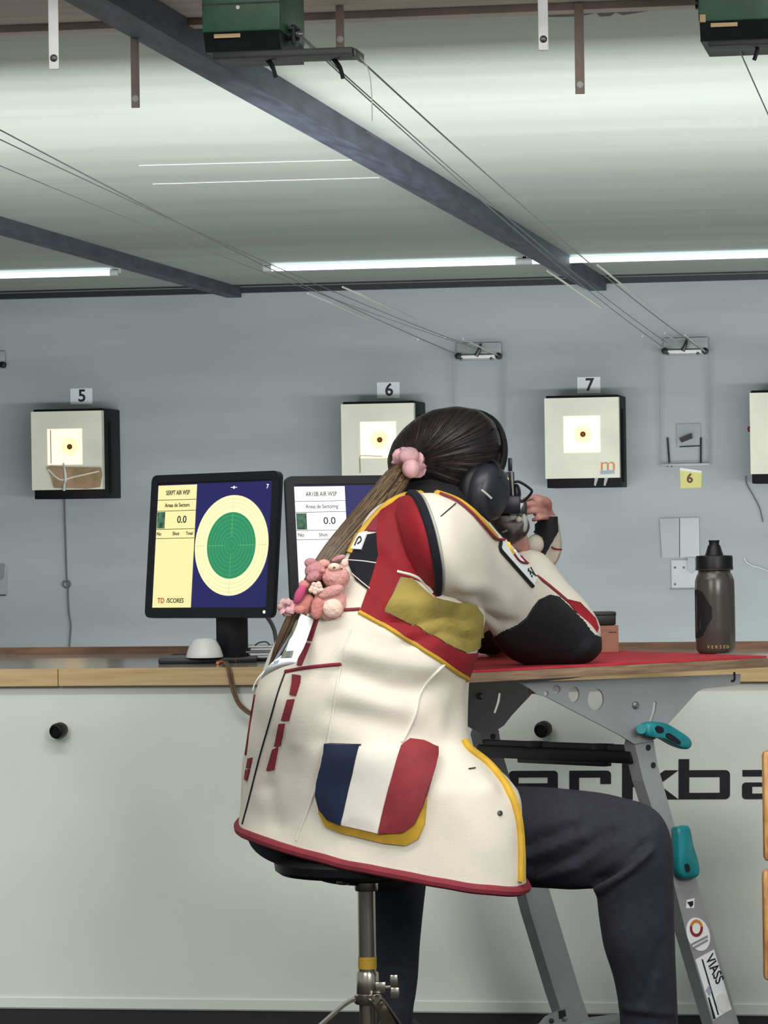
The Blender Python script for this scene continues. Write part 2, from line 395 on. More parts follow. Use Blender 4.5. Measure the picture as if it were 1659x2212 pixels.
def folds(b, fl, noise=0, k=1):
    """cloth creases: ridges (+) and valleys (-) along lines, pushed along the surface normal"""
    me = bpy.data.meshes.new('t'); me.from_pydata(b.v, [], b.f); bm = bmesh.new(); bm.from_mesh(me); bmesh.ops.recalc_face_normals(bm, faces=bm.faces); bm.normal_update()
    from mathutils import noise as NZ
    for i, v in enumerate(bm.verts):
        px, py, d = proj(v.co); a = 0
        if v.normal.dot(v.co - CAM) < 0:
            for line, wid, amp in fl:
                best = 1e9
                for q_ in range(len(line) - 1):
                    (x1, y1), (x2, y2) = line[q_], line[q_ + 1]; ex, ey = x2 - x1, y2 - y1
                    t = max(0, min(1, ((px - x1) * ex + (py - y1) * ey) / (ex * ex + ey * ey))); best = min(best, math.hypot(px - x1 - t * ex, py - y1 - t * ey))
                a += k * amp * math.exp(-(best / wid) ** 2)
        if noise: a += noise * NZ.noise(v.co * 7) + noise * .5 * NZ.noise(v.co * 17)
        b.v[i] = v.co + v.normal * a
    bm.free(); bpy.data.meshes.remove(me); return b
def remesh(o, vox, smooth=4, fac=.5):
    md = o.modifiers.new('remesh', 'REMESH'); md.mode = 'VOXEL'; md.voxel_size = vox; md.use_smooth_shade = True
    if smooth:
        s = o.modifiers.new('smooth', 'SMOOTH'); s.iterations = smooth; s.factor = fac
    return o
def struct(name, b, ma, **k): return obj(name, b, ma, kind='structure', smooth=False, **k)
#PART2
# ================================================================== THE SETTING
YW, YF, ZC = 16.46, 6.95, 2.14            # far wall, counter wall, range ceiling
X0, X1 = -7.0, 8.0
struct('floor', B().abox(X0, X1, -4, YF + .02, -.05, 0), M['floor'])
struct('floor', B().abox(X0, X1, YF + .02, YW, -.05, 0), M['range_floor'])
struct('wall_back', B().abox(X0, X1, YW, YW + .1, 0, 2.4), M['wall_back'])
struct('wall_left', B().abox(X0 - .1, X0, YF, YW, 0, 2.4), M['wall_back'])
struct('wall_right', B().abox(X1, X1 + .1, YF, YW, 0, 2.4), M['wall_back'])
struct('wall_front', B().abox(X0, X1, YF, YF + .1, 0, .676), M['wall_front'])
struct('baseboard_front', B().abox(X0, X1, YF - .004, YF, 0.003, .023), M['wall_front'])
struct('ceiling', B().abox(X0, X1, 7.62, YW, ZC, ZC + .06), M['ceiling'])
struct('ceiling', B().abox(X0, X1, 6.3, 7.62, ZC + .004, ZC + .06), M['brown_board'])
struct('trim_1', B().abox(X0, X1, 7.50, 7.56, ZC - .012, ZC + .004), M['brown_strip'])
struct('trim_2', B().abox(X0, X1, YW - .05, YW, ZC - .026, ZC), M['black_trim'])
struct('trim_3', B().abox(X0, X1, YW - .24, YW - .225, ZC - .008, ZC), M['black_trim'])
def beam(n, px, py, w, h, xoff=0):
    x = onY(px, py, YW - .06).x + xoff
    return struct(n, B().abox(x - w / 2, x + w / 2, 6.35, YW - .05, ZC - h, ZC + .003), M['beam'])
BM = beam('trim_4', 1290, 592, .085, .062)
wp = B(); wp.prism([onplane(x, y, (onY(1290, 592, YW - .06).x + .0426, 0, 0), V((1, 0, 0))) for x, y in [(786, 284), (806, 283), (838, 298), (858, 312), (842, 312), (808, 297)]], (.0006, 0, 0)); obj('worn_patch', wp, mat('worn_primer', (116, 102, 106), .7, rgb2=(84, 84, 98), vscale=40), BM, smooth=False)
beam('trim_5', 505, 612, .07, .05)
# roof sheet torn away from the board edge (dark sliver near the white hanger)
jag = [(1085, 27), (1180, 24), (1240, 22), (1300, 21), (1400, 16), (1480, 14), (1400, 24), (1345, 33), (1330, 27), (1318, 35), (1296, 36), (1288, 28), (1250, 36), (1190, 37), (1140, 31)]
struct('trim_6', B().prism([onZ(x, y, ZC - .002) for x, y in jag], (0, 0, .004)), M['black_trim'])
# paint seams of the ceiling sheets
for i, (a, bb) in enumerate([((300, 357), (760, 345)), ((330, 397), (820, 383))]):
    struct('trim_%d' % (7 + i), B().tube([onZ(a[0], a[1], ZC), onZ(bb[0], bb[1], ZC)], .0022, 6), M['tube'] if 0 else M['strip_white'])
# steel rail above the counter that the carriers and hangers hang from (above the picture)
struct('trim_9', B().abox(X0, X1, 6.62, 6.78, 2.2, 2.26), M['brown_strip'])
# ---------------------------------------------------------------- lamps on the ceiling
def lamp(xa, xb, y, where):
    t = thing('tube_lamp', ((xa + xb) / 2, y, ZC), where, 'lamp', 'fluorescent tubes under the range ceiling')
    obj('housing', B().abox(xa - .02, xb + .02, y + .012, y + .06, ZC - .022, ZC), M['lampbody'], t)
    obj('tube', B().tube([(xa, y, ZC - .022), (xb, y, ZC - .022)], .013, 10), M['tube'], t)
    for x, s in ((xa, 1), (xb, -1)): obj('end_cap', B().tube([(x - .012 * s, y, ZC - .022), (x + .025 * s, y, ZC - .022)], .0145, 10), M['lampbody'], t)
yl = onZ(830, 573, ZC - .022).y
lamp(onY(-350, 594, yl).x, onY(250, 590, yl).x, yl, 'lit fluorescent tube at the left edge, left of the other ceiling tubes')
lamp(onY(575, 578, yl).x, onY(1126, 568, yl).x, yl, 'lit fluorescent tube above target 6 between the two beams')
lamp(onY(1138, 566, yl).x, onY(1690, 552, yl).x, yl, 'lit fluorescent tube at right, crossed by the long diagonal beam')
# ---------------------------------------------------------------- hangers
def hanger(px, ytop_z, ybot, d, w, ma, label, group, lean=0):
    bot = P(px, ybot, d); top = V((bot.x, bot.y, ytop_z))
    t = thing('hanging_strip', top, label, 'bracket', group)
    mid = (top + bot) / 2; hz = (top.z - bot.z) / 2
    obj('strip', B().box(mid, R0 * (w / 2), F0 * .004, V((0, 0, hz)), .0015), M[ma], t)
    s = bot + V((0, 0, .022 if ma == 'strip_white' else .02)) - F0 * .004
    obj('screw', B().lathe(s, -F0, [(.0075, -.004), (.0075, .001), (.004, .003), (0, .003)], 12), M['steel_dark'] if ma == 'strip_white' else M['strip_white'], t)
hanger(117, 2.2, 150, 6.8, .020, 'strip_white', 'white hanging metal strip at top left corner', 'white hangers')
hanger(1174, 2.2, 109, 6.8, .020, 'strip_white', 'white hanging metal strip at top right, beside a brown strip', 'white hangers')
hanger(293, ZC + .003, 233, 7.53, .0185, 'brown_strip', 'brown hanging strip left of the green machine box', 'brown hangers')
hanger(735, ZC + .003, 105, 7.53, .0185, 'brown_strip', 'short brown strip hanging behind the green machine arm', 'brown hangers')
hanger(1253, ZC + .003, 203, 7.53, .0205, 'brown_strip', 'brown hanging strip right of the white one, at top right', 'brown hangers')
# ---------------------------------------------------------------- green carrier machines
def carrier(dx, dy, label, arm, cut):
    d = 6.9
    q = lambda x, y, dd=d: P(x + dx, y + dy, dd)
    c = q(520, 30); top = V((c.x, c.y, 2.2))
    t = thing('carrier_machine', top, label, 'machine', 'green target carrier machines')
    w = 86 / FPX * d; zb = q(520, 68).z; zt = 2.2; Y = V((0, .13, 0)); X = V((w, 0, 0))
    c0 = V((c.x, c.y + .13, (zb + zt) / 2))
    obj('housing', B().box(c0, X, Y, (0, 0, (zt - zb) / 2), .004), M['green'], t)
    z2 = q(520, 108).z
    b = B(); pr = [(c.y, zb), (c.y + .26, zb), (c.y + .26, z2), (c.y + .02, z2)]
    b.prism([V((c.x - w * .97, y, z)) for y, z in pr], (w * 1.94, 0, 0)); lo = obj('lower_cover', b, M['green_dark'], t)
    obj('worn_patch', B().box(q(490, 77) - V((0, -.004, 0)), (.027, 0, 0), (0, .002, 0), (0, 0, .004)), M['wood_edge'], t)
    obj('lid_seam', B().box(q(520, 7), (w * 1.004, 0, 0), (0, .002, 0), (0, 0, .0018)), M['green_dark'], t)
    obj('screw', B().lathe(q(514, 16) , (0, -1, 0), [(.004, -.002), (.004, .002), (0, .0025)], 12), M['strip_white'], t)
    obj('white_label', B().box(q(592, 4), (.0105, 0, 0), (0, .0015, 0), (0, 0, .017)), M['paper'], t)
    obj('label_mark', B().box(q(592, 2) - V((0, .002, 0)), (.0045, 0, 0), (0, .001, 0), (0, 0, .006)), M['ink'], t)
    if arm:
        z3 = q(520, 114).z
        obj('arm_rail', B().box((q(455, 114) + q(762, 114)) / 2 + V((0, .05, 0)), ((q(762, 114) - q(455, 114)).length / 2, 0, 0), (0, .045, 0), (0, 0, .0075), .001), M['green_dark'], t)
        obj('arm_end', B().box(q(764, 113) + V((0, .05, 0)), (.004, 0, 0), (0, .05, 0), (0, 0, .009), .002), M['steel_dark'], t)
        for pts in ([(563, 120), (578, 130), (589, 145), (596, 168)], [(705, 120), (722, 130), (735, 148), (741, 170)]):
            obj('hook', B().tube(crp([q(x, y, d + .06) for x, y in pts], 12), [.004] * 4 + [.005] * 4 + [.0042] * 4), M['black'], t)
        o = q(628, 64)
        w_ = obj('pulley', B().lathe(o + V((-.02, .08, 0)), (1, 0, 0), [(.004, -.004), (.013, 0), (.013, .008), (.009, .012), (.009, .016), (.013, .02), (.013, .024), (0, .026)], 20), M['steel_dark'], t)
        obj('hub', B().lathe(o + V((-.002, .068, 0)), (1, 0, 0), [(.006, 0), (.006, .014), (0, .015)], 12), M['galv'], w_)
        obj('pulley_bracket', B().box(q(612, 66) + V((.008, .08, 0)), (.004, 0, 0), (0, .02, 0), (0, 0, .02), .001), M['green_dark'], t)
    else:
        obj('arm_rail', B().box((q(455, 114) + q(625, 114)) / 2 + V((0, .05, 0)), ((q(625, 114) - q(455, 114)).length / 2, 0, 0), (0, .045, 0), (0, 0, .006), .001), M['green_dark'], t)
        obj('hook', B().tube(crp([q(x, y, d + .05) for x, y in [(562, 116), (562, 130), (559, 142), (555, 154)]], 10), .0042), M['black'], t)
        obj('side_roller', B().lathe(q(440, 25) + V((0, .04, 0)), (-1, 0, 0), [(.012, -.02), (.012, 0), (.008, .004), (.012, .008), (.012, .014), (0, .015)], 16), M['green_dark'], t)
        obj('side_clip', B().box(q(443, 62) + V((0, .03, 0)), (.006, 0, 0), (0, .02, 0), (0, 0, .008), .001), M['wood_edge'], t)
carrier(0, 0, 'dark green machine box with long arm rail, left of top centre', True, 0)
carrier(1074, -24, 'dark green machine box cut off by the top right corner', False, 1)
# the return cables of the carriers
def cable(name, pts, r, ma, label, cat='cable', group=None, n=24, sag=0):
    if name == 'drive_wire':
        a_, c_ = P(*pts[0]), P(*pts[-1]); return obj(name, B().tube([a_ + (c_ - a_) * (k / 16) - V((0, 0, .03 * (1 - (k / 8 - 1) ** 2))) for k in range(17)], r, 6), M[ma], label=label, cat=cat, group=group)
    return obj(name, B().tube(crp([P(*p) for p in pts], n) if len(pts) > 2 else [P(*p) for p in pts], r, 6), M[ma], label=label, cat=cat, group=group)
g = 'carrier drive wires'; DW = []
DW_ = lambda *a, **k: DW.append(cable(*a, **k))
DW_('drive_wire', [(640, 72, 6.95), (1000, 360, 8.8), (1428, 746, 16.3)], .0016, 'wire', 'thin wire from pulley of green machine, lower of its pair', group=g)
DW_('drive_wire', [(632, 60, 6.95), (830, 222, 8.2), (1440, 740, 16.3)], .0016, 'wire', 'thin wire from pulley of green machine, upper of its pair', group=g)
DW_('drive_wire', [(766, 118, 6.95), (830, 178, 7.4), (1000, 325, 9.0), (1518, 757, 16.3)], .002, 'wire', 'dark wire running from the arm tip towards the right pulley', group=g)
cable('loose_wire', [(764, 112, 6.95), (792, 142, 6.95), (802, 190, 6.95), (804, 262, 6.95)], .0014, 'wirebright', 'pale loose wire hanging from the arm tip', 'wire')
DW_('drive_wire', [(-420, 55, 6.95), (985, 764, 16.3)], .0018, 'wire', 'thin dark wire from left edge to pulley above the head, uppermost there', group=g)
DW_('drive_wire', [(-420, 98, 6.95), (1018, 748, 16.3)], .0015, 'wire', 'thin dark wire from left edge, middle of the three', group=g)
DW_('drive_wire', [(-420, 180, 6.95), (1078, 769, 16.3)], .0011, 'wire', 'faint wire from left edge, lowest of the three', group=g)
DW_('drive_wire', [(1590, 92, 6.95), (1900, 740, 16.3)], .0016, 'wire', 'wire dropping from the cut off green box at top right', group=g)
def bright(pts, w):  # highlights of the wires, drawn as separate pale tubes
    obj('wire_glint', B().tube([onY(x, y, YW - k) for x, y, k in pts], .0042, 6), M['wirebright'], DW[w], label='pale tube painted as a glint on the wire')
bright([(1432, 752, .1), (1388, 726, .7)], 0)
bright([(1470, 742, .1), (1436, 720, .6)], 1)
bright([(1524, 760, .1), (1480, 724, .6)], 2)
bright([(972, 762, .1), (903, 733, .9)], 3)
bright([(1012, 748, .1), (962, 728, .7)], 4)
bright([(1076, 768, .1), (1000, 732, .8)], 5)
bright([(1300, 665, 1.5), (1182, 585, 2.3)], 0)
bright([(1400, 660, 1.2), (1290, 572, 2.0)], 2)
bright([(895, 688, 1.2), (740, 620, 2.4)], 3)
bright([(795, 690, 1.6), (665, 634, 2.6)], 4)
# ---------------------------------------------------------------- wall pulleys with their wire frames
def wall_pulley(dx, dy, label, frame=True):
    q = lambda x, y, k=0: onY(x + dx, y + dy, YW - k)
    t = thing('wall_pulley', q(1485, 768), label, 'pulley', 'wall pulleys at the far end')
    a, c = q(1434, 731), q(1531, 766)
    obj('plate', B().abox(a.x, c.x, YW - .03, YW, c.z, a.z, .003), M['acrylic2'], t)
    a, c = q(1430, 756), q(1531, 767)
    obj('roller_bar', B().box((q(1436, 761) + q(1528, 762)) / 2 + V((0, -.07, 0)), (.098, 0, 0), (0, .03, 0), (0, 0, .008), .002), M['strip_white'], t)
    for x, y in ((1436, 758), (1523, 758)):
        obj('roller', B().lathe(q(x, y, .1), (0, -1, 0), [(.006, -.02), (.016, -.012), (.01, 0), (.016, .012), (0, .016)], 14), M['black'], t)
    obj('lever', B().tube([q(1474, 758, .1), q(1480, 747, .1), q(1484, 733, .06)], [.012, .010, .007], 8), M['steel_dark'], t)
    for x, y in ((1443, 765), (1508, 764)):
        obj('bolt', B().lathe(q(x, y, .09), (0, -1, 0), [(.008, 0), (.008, .012), (0, .014)], 10), M['steel_dark'], t)
    if frame:
        fr = obj('wire_frame', B().tube([q(1425, 757, .06), q(1427, 1004, .03)], .003, 6).tube([q(1532, 757, .06), q(1533, 1003, .03)], .0036, 6), M['acrylic2'], t)
        obj('cross_bar', B().box((q(1426, 1004, .03) + q(1533, 1003, .03)) / 2, (.118, 0, 0), (0, .004, 0), (0, 0, .006), .001), M['acrylic2'], t)
wall_pulley(0, 0, 'wall pulley and hanging wire frame right of target 7')
wall_pulley(-446, 11, 'wall pulley and hanging wire frame above the shooter')
wall_pulley(-1517, 30, 'wall pulley cut off at the left edge', False)
q = lambda x, y, k=0: onY(x, y, YW - k)
t = thing('card_clip', q(1490, 1004), 'clear card plate with black clip and two thin rods on the wall', 'clip')
a, c = q(1462, 916), q(1514, 966)
obj('plate', B().abox(a.x, c.x, YW - .012, YW - .004, c.z, a.z), M['acrylic'], t)
obj('clip', B().prism([q(x, y, .02) for x, y in [(1468, 947), (1494, 936), (1496, 947), (1473, 956)]], (0, -.03, 0)), M['black'], t)
for x0, y0, x1, y1 in ((1442, 945, 1446, 1000), (1514, 945, 1514, 1003)): obj('rod', B().tube([q(x0, y0, .02), q(x1, y1, .02)], .005, 6), M['steel_dark'], t)
obj('rod', B().tube([q(1468, 965, .02), q(1513, 963, .02)], .003, 6), M['steel_dark'], t)
obj('hook', B().tube(crp([q(x, y, .02) for x, y in [(1441, 1008), (1446, 1003), (1452, 1008)]], 8), .004, 6), M['black'], t)
# note with a hand written six
t = thing('paper_note', q(1491, 1055), 'yellow paper note with brown handwritten 6 under the wire frame', 'note')
obj('sheet', B().prism([q(x, y, .004) for x, y in [(1468, 1012), (1516, 1018), (1515, 1053), (1470, 1055)]], (0, .003, 0)), M['yellow_note'], t)
obj('tape', B().prism([q(x, y, .006) for x, y in [(1469, 1010), (1516, 1017), (1515, 1021), (1469, 1016)]], (0, .002, 0)), M['scr_cream'] if 0 else M['paper'], t)
text('lettering', '6', .062, q(1490, 1034, .0045), (1, 0, 0), (0, 0, 1), M['brown_ink'], t, bold=.03)
def plate(pts, ma, label, name, k=.012):
    return obj(name, B().prism([q(x, y, k) for x, y in pts], (0, k - .001, 0)), M[ma], smooth=False, label=label, cat='plate')
plate([(1425, 1120), (1467, 1119), (1467, 1204), (1430, 1205)], 'acrylic', 'grey rectangular plate on far wall left of the bottle, darker half', 'wall_plate', .016)
plate([(1469, 1119), (1510, 1118), (1511, 1203), (1469, 1204)], 'acrylic2', 'pale grey plate on far wall joined to the darker one', 'wall_plate', .014)
def clipplate(dx, dy, label):
    t = thing('clip_plate', q(1485 + dx, 1272 + dy), label, 'plate', 'clear clip plates on the far wall')
    obj('plate', B().prism([q(x + dx, y + dy, .012) for x, y in [(1450, 1210), (1508, 1210), (1506, 1270), (1451, 1271)]], (0, .008, 0)), M['acrylic2'], t)
    obj('bottom_edge', B().box(q(1478 + dx, 1272 + dy, .02), (.062, 0, 0), (0, .012, 0), (0, 0, .003)), M['steel_dark'], t)
    obj('handle', B().prism([q(x + dx, y + dy, .012) for x, y in [(1486, 1204), (1502, 1204), (1502, 1232), (1495, 1238), (1486, 1230)]], (0, -.02, 0)), M['acrylic'], t)
    for x, y in ((1458, 1226), (1477, 1226), (1458, 1262)): obj('screw', B().lathe(q(x + dx, y + dy, .012), (0, -1, 0), [(.006, 0), (.004, .004), (0, .004)], 8), M['steel_dark'], t)
clipplate(0, 0, 'clear clip plate on far wall behind the water bottle')
clipplate(-1492, 14, 'clear clip plate cut off by the left edge, level with the ledge monitors')
# cables on the far wall
def wcable(pts, r, ma, label, k=.02): return obj('wall_cable', B().tube(crp([q(x, y, k) for x, y in pts], 40), r, 6), M[ma], label=label, cat='cable')
loop = [(139, 1068), (140, 1120), (142, 1180), (144, 1245)] + [(144 + 8 * math.sin(a), 1262 - 8 * math.cos(a)) for a in (.3, 1.3, 2.4, 3.4, 4.6, 5.6)] + [(146, 1262), (147, 1290), (149, 1325), (153, 1350), (151, 1380), (149, 1415)]
wcable(loop, .0042, 'cable', 'grey cable with a small loop hanging below target 5')
wcable([(1611, 1028), (1613, 1045), (1627, 1070), (1641, 1098), (1648, 1128)], .003, 'cable', 'thin grey cable hanging at right edge beside target 8')
wcable([(1608, 1205), (1612, 1214), (1625, 1222), (1640, 1226), (1665, 1236)], .0028, 'strip_white', 'thin white cord on the far wall right of the bottle')
# ---------------------------------------------------------------- electronic targets
YT = YW - .38
def target_box(cx, cy, num, npx, label, ap=(0, -8), dot=(0, -8), tape=False, sticker=False):
    c = onY(cx, cy, YT); hw, hh = .176, .190
    t = thing('target_box', (c.x, YW, c.z - hh - .045), label, 'target', 'electronic targets on the far wall')
    obj('housing', B().abox(c.x - hw + .004, c.x + hw - .004, YT + .03, YW - .002, c.z - hh - .044, c.z + hh + .012, .004), M['target_box'], t)
    f = B(); ax, az = onY(cx + ap[0], cy + ap[1], YT).x, onY(cx + ap[0], cy + ap[1], YT).z; h = .086
    # front plate with a square opening
    y0, y1 = YT, YT + .045
    o = [(c.x - hw, c.z - hh), (c.x + hw, c.z - hh), (c.x + hw, c.z + hh), (c.x - hw, c.z + hh)]; i_ = [(ax - h, az - h), (ax + h, az - h), (ax + h, az + h), (ax - h, az + h)]
    vs = [V((x, y0, z)) for x, z in o + i_] + [V((x, y1, z)) for x, z in o + i_]; fs = []
    for k in range(4):
        n = (k + 1) % 4; fs += [(k, n, 4 + n, 4 + k), (8 + k, 12 + k, 12 + n, 8 + n), (k, 8 + k, 8 + n, n), (4 + k, 4 + n, 12 + n, 12 + k)]
    f.add(vs, fs); obj('front_plate', f, M['target_face'], t, smooth=False)
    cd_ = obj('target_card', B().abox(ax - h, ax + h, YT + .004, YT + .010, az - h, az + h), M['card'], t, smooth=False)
    dd = onY(cx + dot[0], cy + dot[1], YT)
    yy = YT + .003
    for r in (.03, .044):
        obj('ring', B().lathe((dd.x, yy, dd.z), (0, -1, 0), [(r, -.001), (r, .0005), (r - .0016, .0005), (r - .0016, -.001)], 40), M['cardline'], cd_)
    obj('aiming_mark', B().lathe((dd.x, yy, dd.z), (0, -1, 0), [(.0135, -.001), (.0135, .001), (0, .001)], 24), M['aim'], cd_)
    obj('aiming_mark_centre', B().lathe((dd.x, yy - .001, dd.z), (0, -1, 0), [(.0055, -.001), (.0055, .0008), (0, .0008)], 16), M['aim2'], cd_)
    for sx in (-1, 1):
        for sz in (-1, 1): obj('corner_mark', B().abox(ax + sx * .066 - .005, ax + sx * .066 + .005, yy, yy + .002, az + sz * .07 - .004, az + sz * .07 + .004), M['cardline'], cd_)
    b = B()
    for sx in (-1, 1): b.abox(ax + sx * h - .0012, ax + sx * h + .0012, YT - .001, YT + .004, az - h, az + h)
    for sz in (-1, 1): b.abox(ax - h, ax + h, YT - .001, YT + .004, az + sz * h - .0012, az + sz * h + .0012)
    obj('opening_edge', b, M['cardline'], t)
    obj('side_rib', B().abox(c.x + hw - .004, c.x + hw + .006, YT + .16, YT + .2, c.z - hh - .02, c.z + hh - .05), M['steel_dark'] if 0 else M['target_box'], t)
    if num:
        n = q(npx[0], npx[1]); s = thing('number_card', (n.x, YW, n.z - .04), {'5': 'white number card reading 5, over the taped target', '6': 'white number card reading 6, over the target beside the head', '7': 'white number card reading 7, over the target with orange mark'}[num], 'sign', 'lane number cards')
        obj('card', B().abox(n.x - .056, n.x + .056, YW - .004, YW - .001, n.z - .039, n.z + .039), M['paper'], s, smooth=False)
        text('lettering', num, .084, (n.x + .004, YW - .0045, n.z), (1, 0, 0), (0, 0, 1), M['ink'], s, bold=.022)
    return t, c, ax, az
t, c, ax, az = target_box(144, 973, '5', (176, 856), 'wall target 5 with lit card and brown tape at its bottom', ap=(-4, -8), dot=(6, -8))
obj('card_edge_line', B().abox(ax - .072, ax - .069, YT + .001, YT + .004, az - .08, az + .083), M['hemred'], t)
bag = B(); poly = [(102, 1010), (112, 1006), (145, 1009), (219, 1010), (221, 1025), (217, 1052), (190, 1056), (150, 1055), (118, 1054), (112, 1030)]
bag.prism([onY(x, y, YT - .004) for x, y in poly], (0, -.012, 0)); bg = obj('tape_strip', bag, M['plastic_bag'], t, label='brown crumpled packing tape', smooth=False)
obj('tape_fold', B().tube(crp([onY(x, y, YT - .018) for x, y in [(104, 1014), (130, 1036), (160, 1030), (214, 1018)]], 14), .004, 6).tube(crp([onY(x, y, YT - .018) for x, y in [(138, 1008), (142, 1030), (139, 1056)]], 10), .005, 6), M['target_face'], bg)
obj('drip', B().tube(crp([onY(x, y, YT - .02) for x, y in [(137, 1000), (140, 1030), (139, 1050), (138, 1060)]], 10), [.004] * 5 + [.008] * 5, 8), M['acrylic2'], bg)
obj('underside_clip', B().tube(crp([onY(x, y, YT + .1) for x, y in [(180, 1052), (185, 1064), (205, 1064), (210, 1050)]], 10), .012, 8), M['acrylic'], t)
t, c, ax, az = target_box(816, 958, '6', (839, 843), 'wall target 6 with lit card, partly behind the head', ap=(1, -8), dot=(4, -8))
wc = onY(778, 985, YT - .004)
obj('pointer_wire', B().tube([onY(x, y, YT - .006) for x, y in [(826, 986), (779, 984), (777, 992), (778, 1022)]], .0016, 6), M['wire'], t)
t, c, ax, az = target_box(1257, 946, '7', (1272, 832), 'wall target 7 with lit card and orange mark, fully visible', ap=(0, -8), dot=(2, -8))
text('lettering', 'm', .085, onY(1313, 1004, YT - .0008), (1, 0, .02), (0, 0, 1), mat('orange_print', (206, 140, 88), .6), t, bold=.0, fit=.066)
obj('sticker', B().prism([onY(x, y, YT - .001) for x, y in [(1296, 1017), (1327, 1015), (1328, 1023), (1297, 1025)]], (0, .0015, 0)), mat('grey_blue_print', (160, 172, 184), .6), t)
for x in (1285, 1306): obj('loose_tag', B().prism([onY(a, b_, YT + .02) for a, b_ in [(x, 1032), (x + 8, 1032), (x + 2, 1050), (x - 2, 1048)]], (0, -.004, 0)), M['acrylic'], t)
t, c, ax, az = target_box(1702, 935, None, None, 'wall target at the right edge, mostly cut off', ap=(0, -8), dot=(2, -8))
obj('side_knob', B().lathe(onY(1622, 927, YT + .06), (-1, 0, 0), [(.012, 0), (.014, .012), (0, .018)], 12), M['hemred'], t)
# ================================================================== THE COUNTER
t = thing('counter_ledge', (0, YF, .676), 'long wooden counter ledge with grey top on the low white wall', 'counter')
obj('top_panel', B().abox(X0, X1, YF - .0, YF + .735, .69, .712), M['ledge_top'], t, smooth=False)
x_ = onY(131, 1460, YF).x
obj('front_board', B().abox(X0, x_ - .0008, YF - .022, YF + .0, .6766, .713, .0012), M['wood_edge'], t, smooth=False)
obj('front_board', B().abox(x_ + .0008, X1, YF - .022, YF + .0, .6766, .713, .0012), M['wood_edge'], t, smooth=False)
obj('back_board', B().abox(X0, X1, YF + .735, YF + .757, .676, .728, .001), M['wood_dark'], t, smooth=False)
# black hooks on the wall
def knob(px, py, label):
    o = onY(px, py, YF); t = thing('coat_peg', o, label, 'peg', 'black wall pegs')
    ax = (V((.30, -1, .22))).normalized()
    obj('stem', B().lathe(o, (0, -1, 0), [(.009, -.002), (.009, .03)], 16), M['black'], t)
    obj('cap', B().lathe(o + V((0, -.012, 0)), (-.22, -1, -.1), [(.0145, 0), (.0165, .006), (.0165, .024), (.0145, .029), (.0115, .030), (.0105, .027), (0, .027)], 28), M['black'], t)
knob(137, 1575, 'black round peg on the white wall at lower left')
knob(1180, 1572, 'black round peg on the white wall above the steel crossbar')
# lettering on the wall: strips per letter, px boxes (x0, x1, y0, y1) measured on the wall
L = thing('wall_lettering', onY(1390, 1727, YF), 'black wide square lettering on the white counter wall', 'lettering')
def letter(n, polys):
    b = B()
    for p in polys: b.prism([onY(x, y + (x - 1390) * -.004, YF) for x, y in p], (0, -.0015, 0))
    obj(n, b, M['letter'], L, smooth=False)
R_ = lambda x0, x1, y0, y1: [(x0, y0), (x1, y0), (x1, y1), (x0, y1)]
def rnd(x0, x1, y0, y1, r, which):
    out = []
    for (cx, cy, a0, k) in ((x0, y0, 180, 0), (x1, y0, 270, 1), (x1, y1, 0, 2), (x0, y1, 90, 3)):
        if k in which:
            ox, oy = (cx + r if cx == x0 else cx - r), (cy + r if cy == y0 else cy - r)
            out += [(ox + r * math.cos(math.radians(a0 + s)), oy + r * math.sin(math.radians(a0 + s))) for s in (0, 22, 45, 68, 90)]
        else: out.append((cx, cy))
    return out
letter('letter_e', [rnd(1099, 1120, 1664, 1727, 9, (0, 3)), rnd(1120, 1205, 1664, 1678, 8, (1,)), R_(1183, 1205, 1678, 1702), R_(1120, 1183, 1691, 1702), R_(1120, 1203, 1713, 1727)])
letter('letter_r', [R_(1230, 1251, 1664, 1727), rnd(1251, 1320, 1664, 1679, 9, (1,)), R_(1297, 1320, 1679, 1693)])
letter('letter_k', [R_(1344, 1367, 1638, 1727), [(1367, 1690), (1400, 1688), (1436, 1664), (1466, 1664), (1424, 1695), (1466, 1727), (1436, 1727), (1400, 1702), (1367, 1700)]])
letter('letter_b', [R_(1466, 1489, 1640, 1727), rnd(1489, 1577, 1664, 1679, 10, (1,)), rnd(1489, 1577, 1713, 1727, 10, (2,)), R_(1555, 1577, 1679, 1713)])
letter('letter_a', [rnd(1604, 1708, 1664, 1678, 8, (1,)), R_(1686, 1708, 1678, 1727), rnd(1603, 1625, 1691, 1727, 8, (0, 3)), R_(1625, 1686, 1691, 1700), R_(1625, 1686, 1715, 1727)])
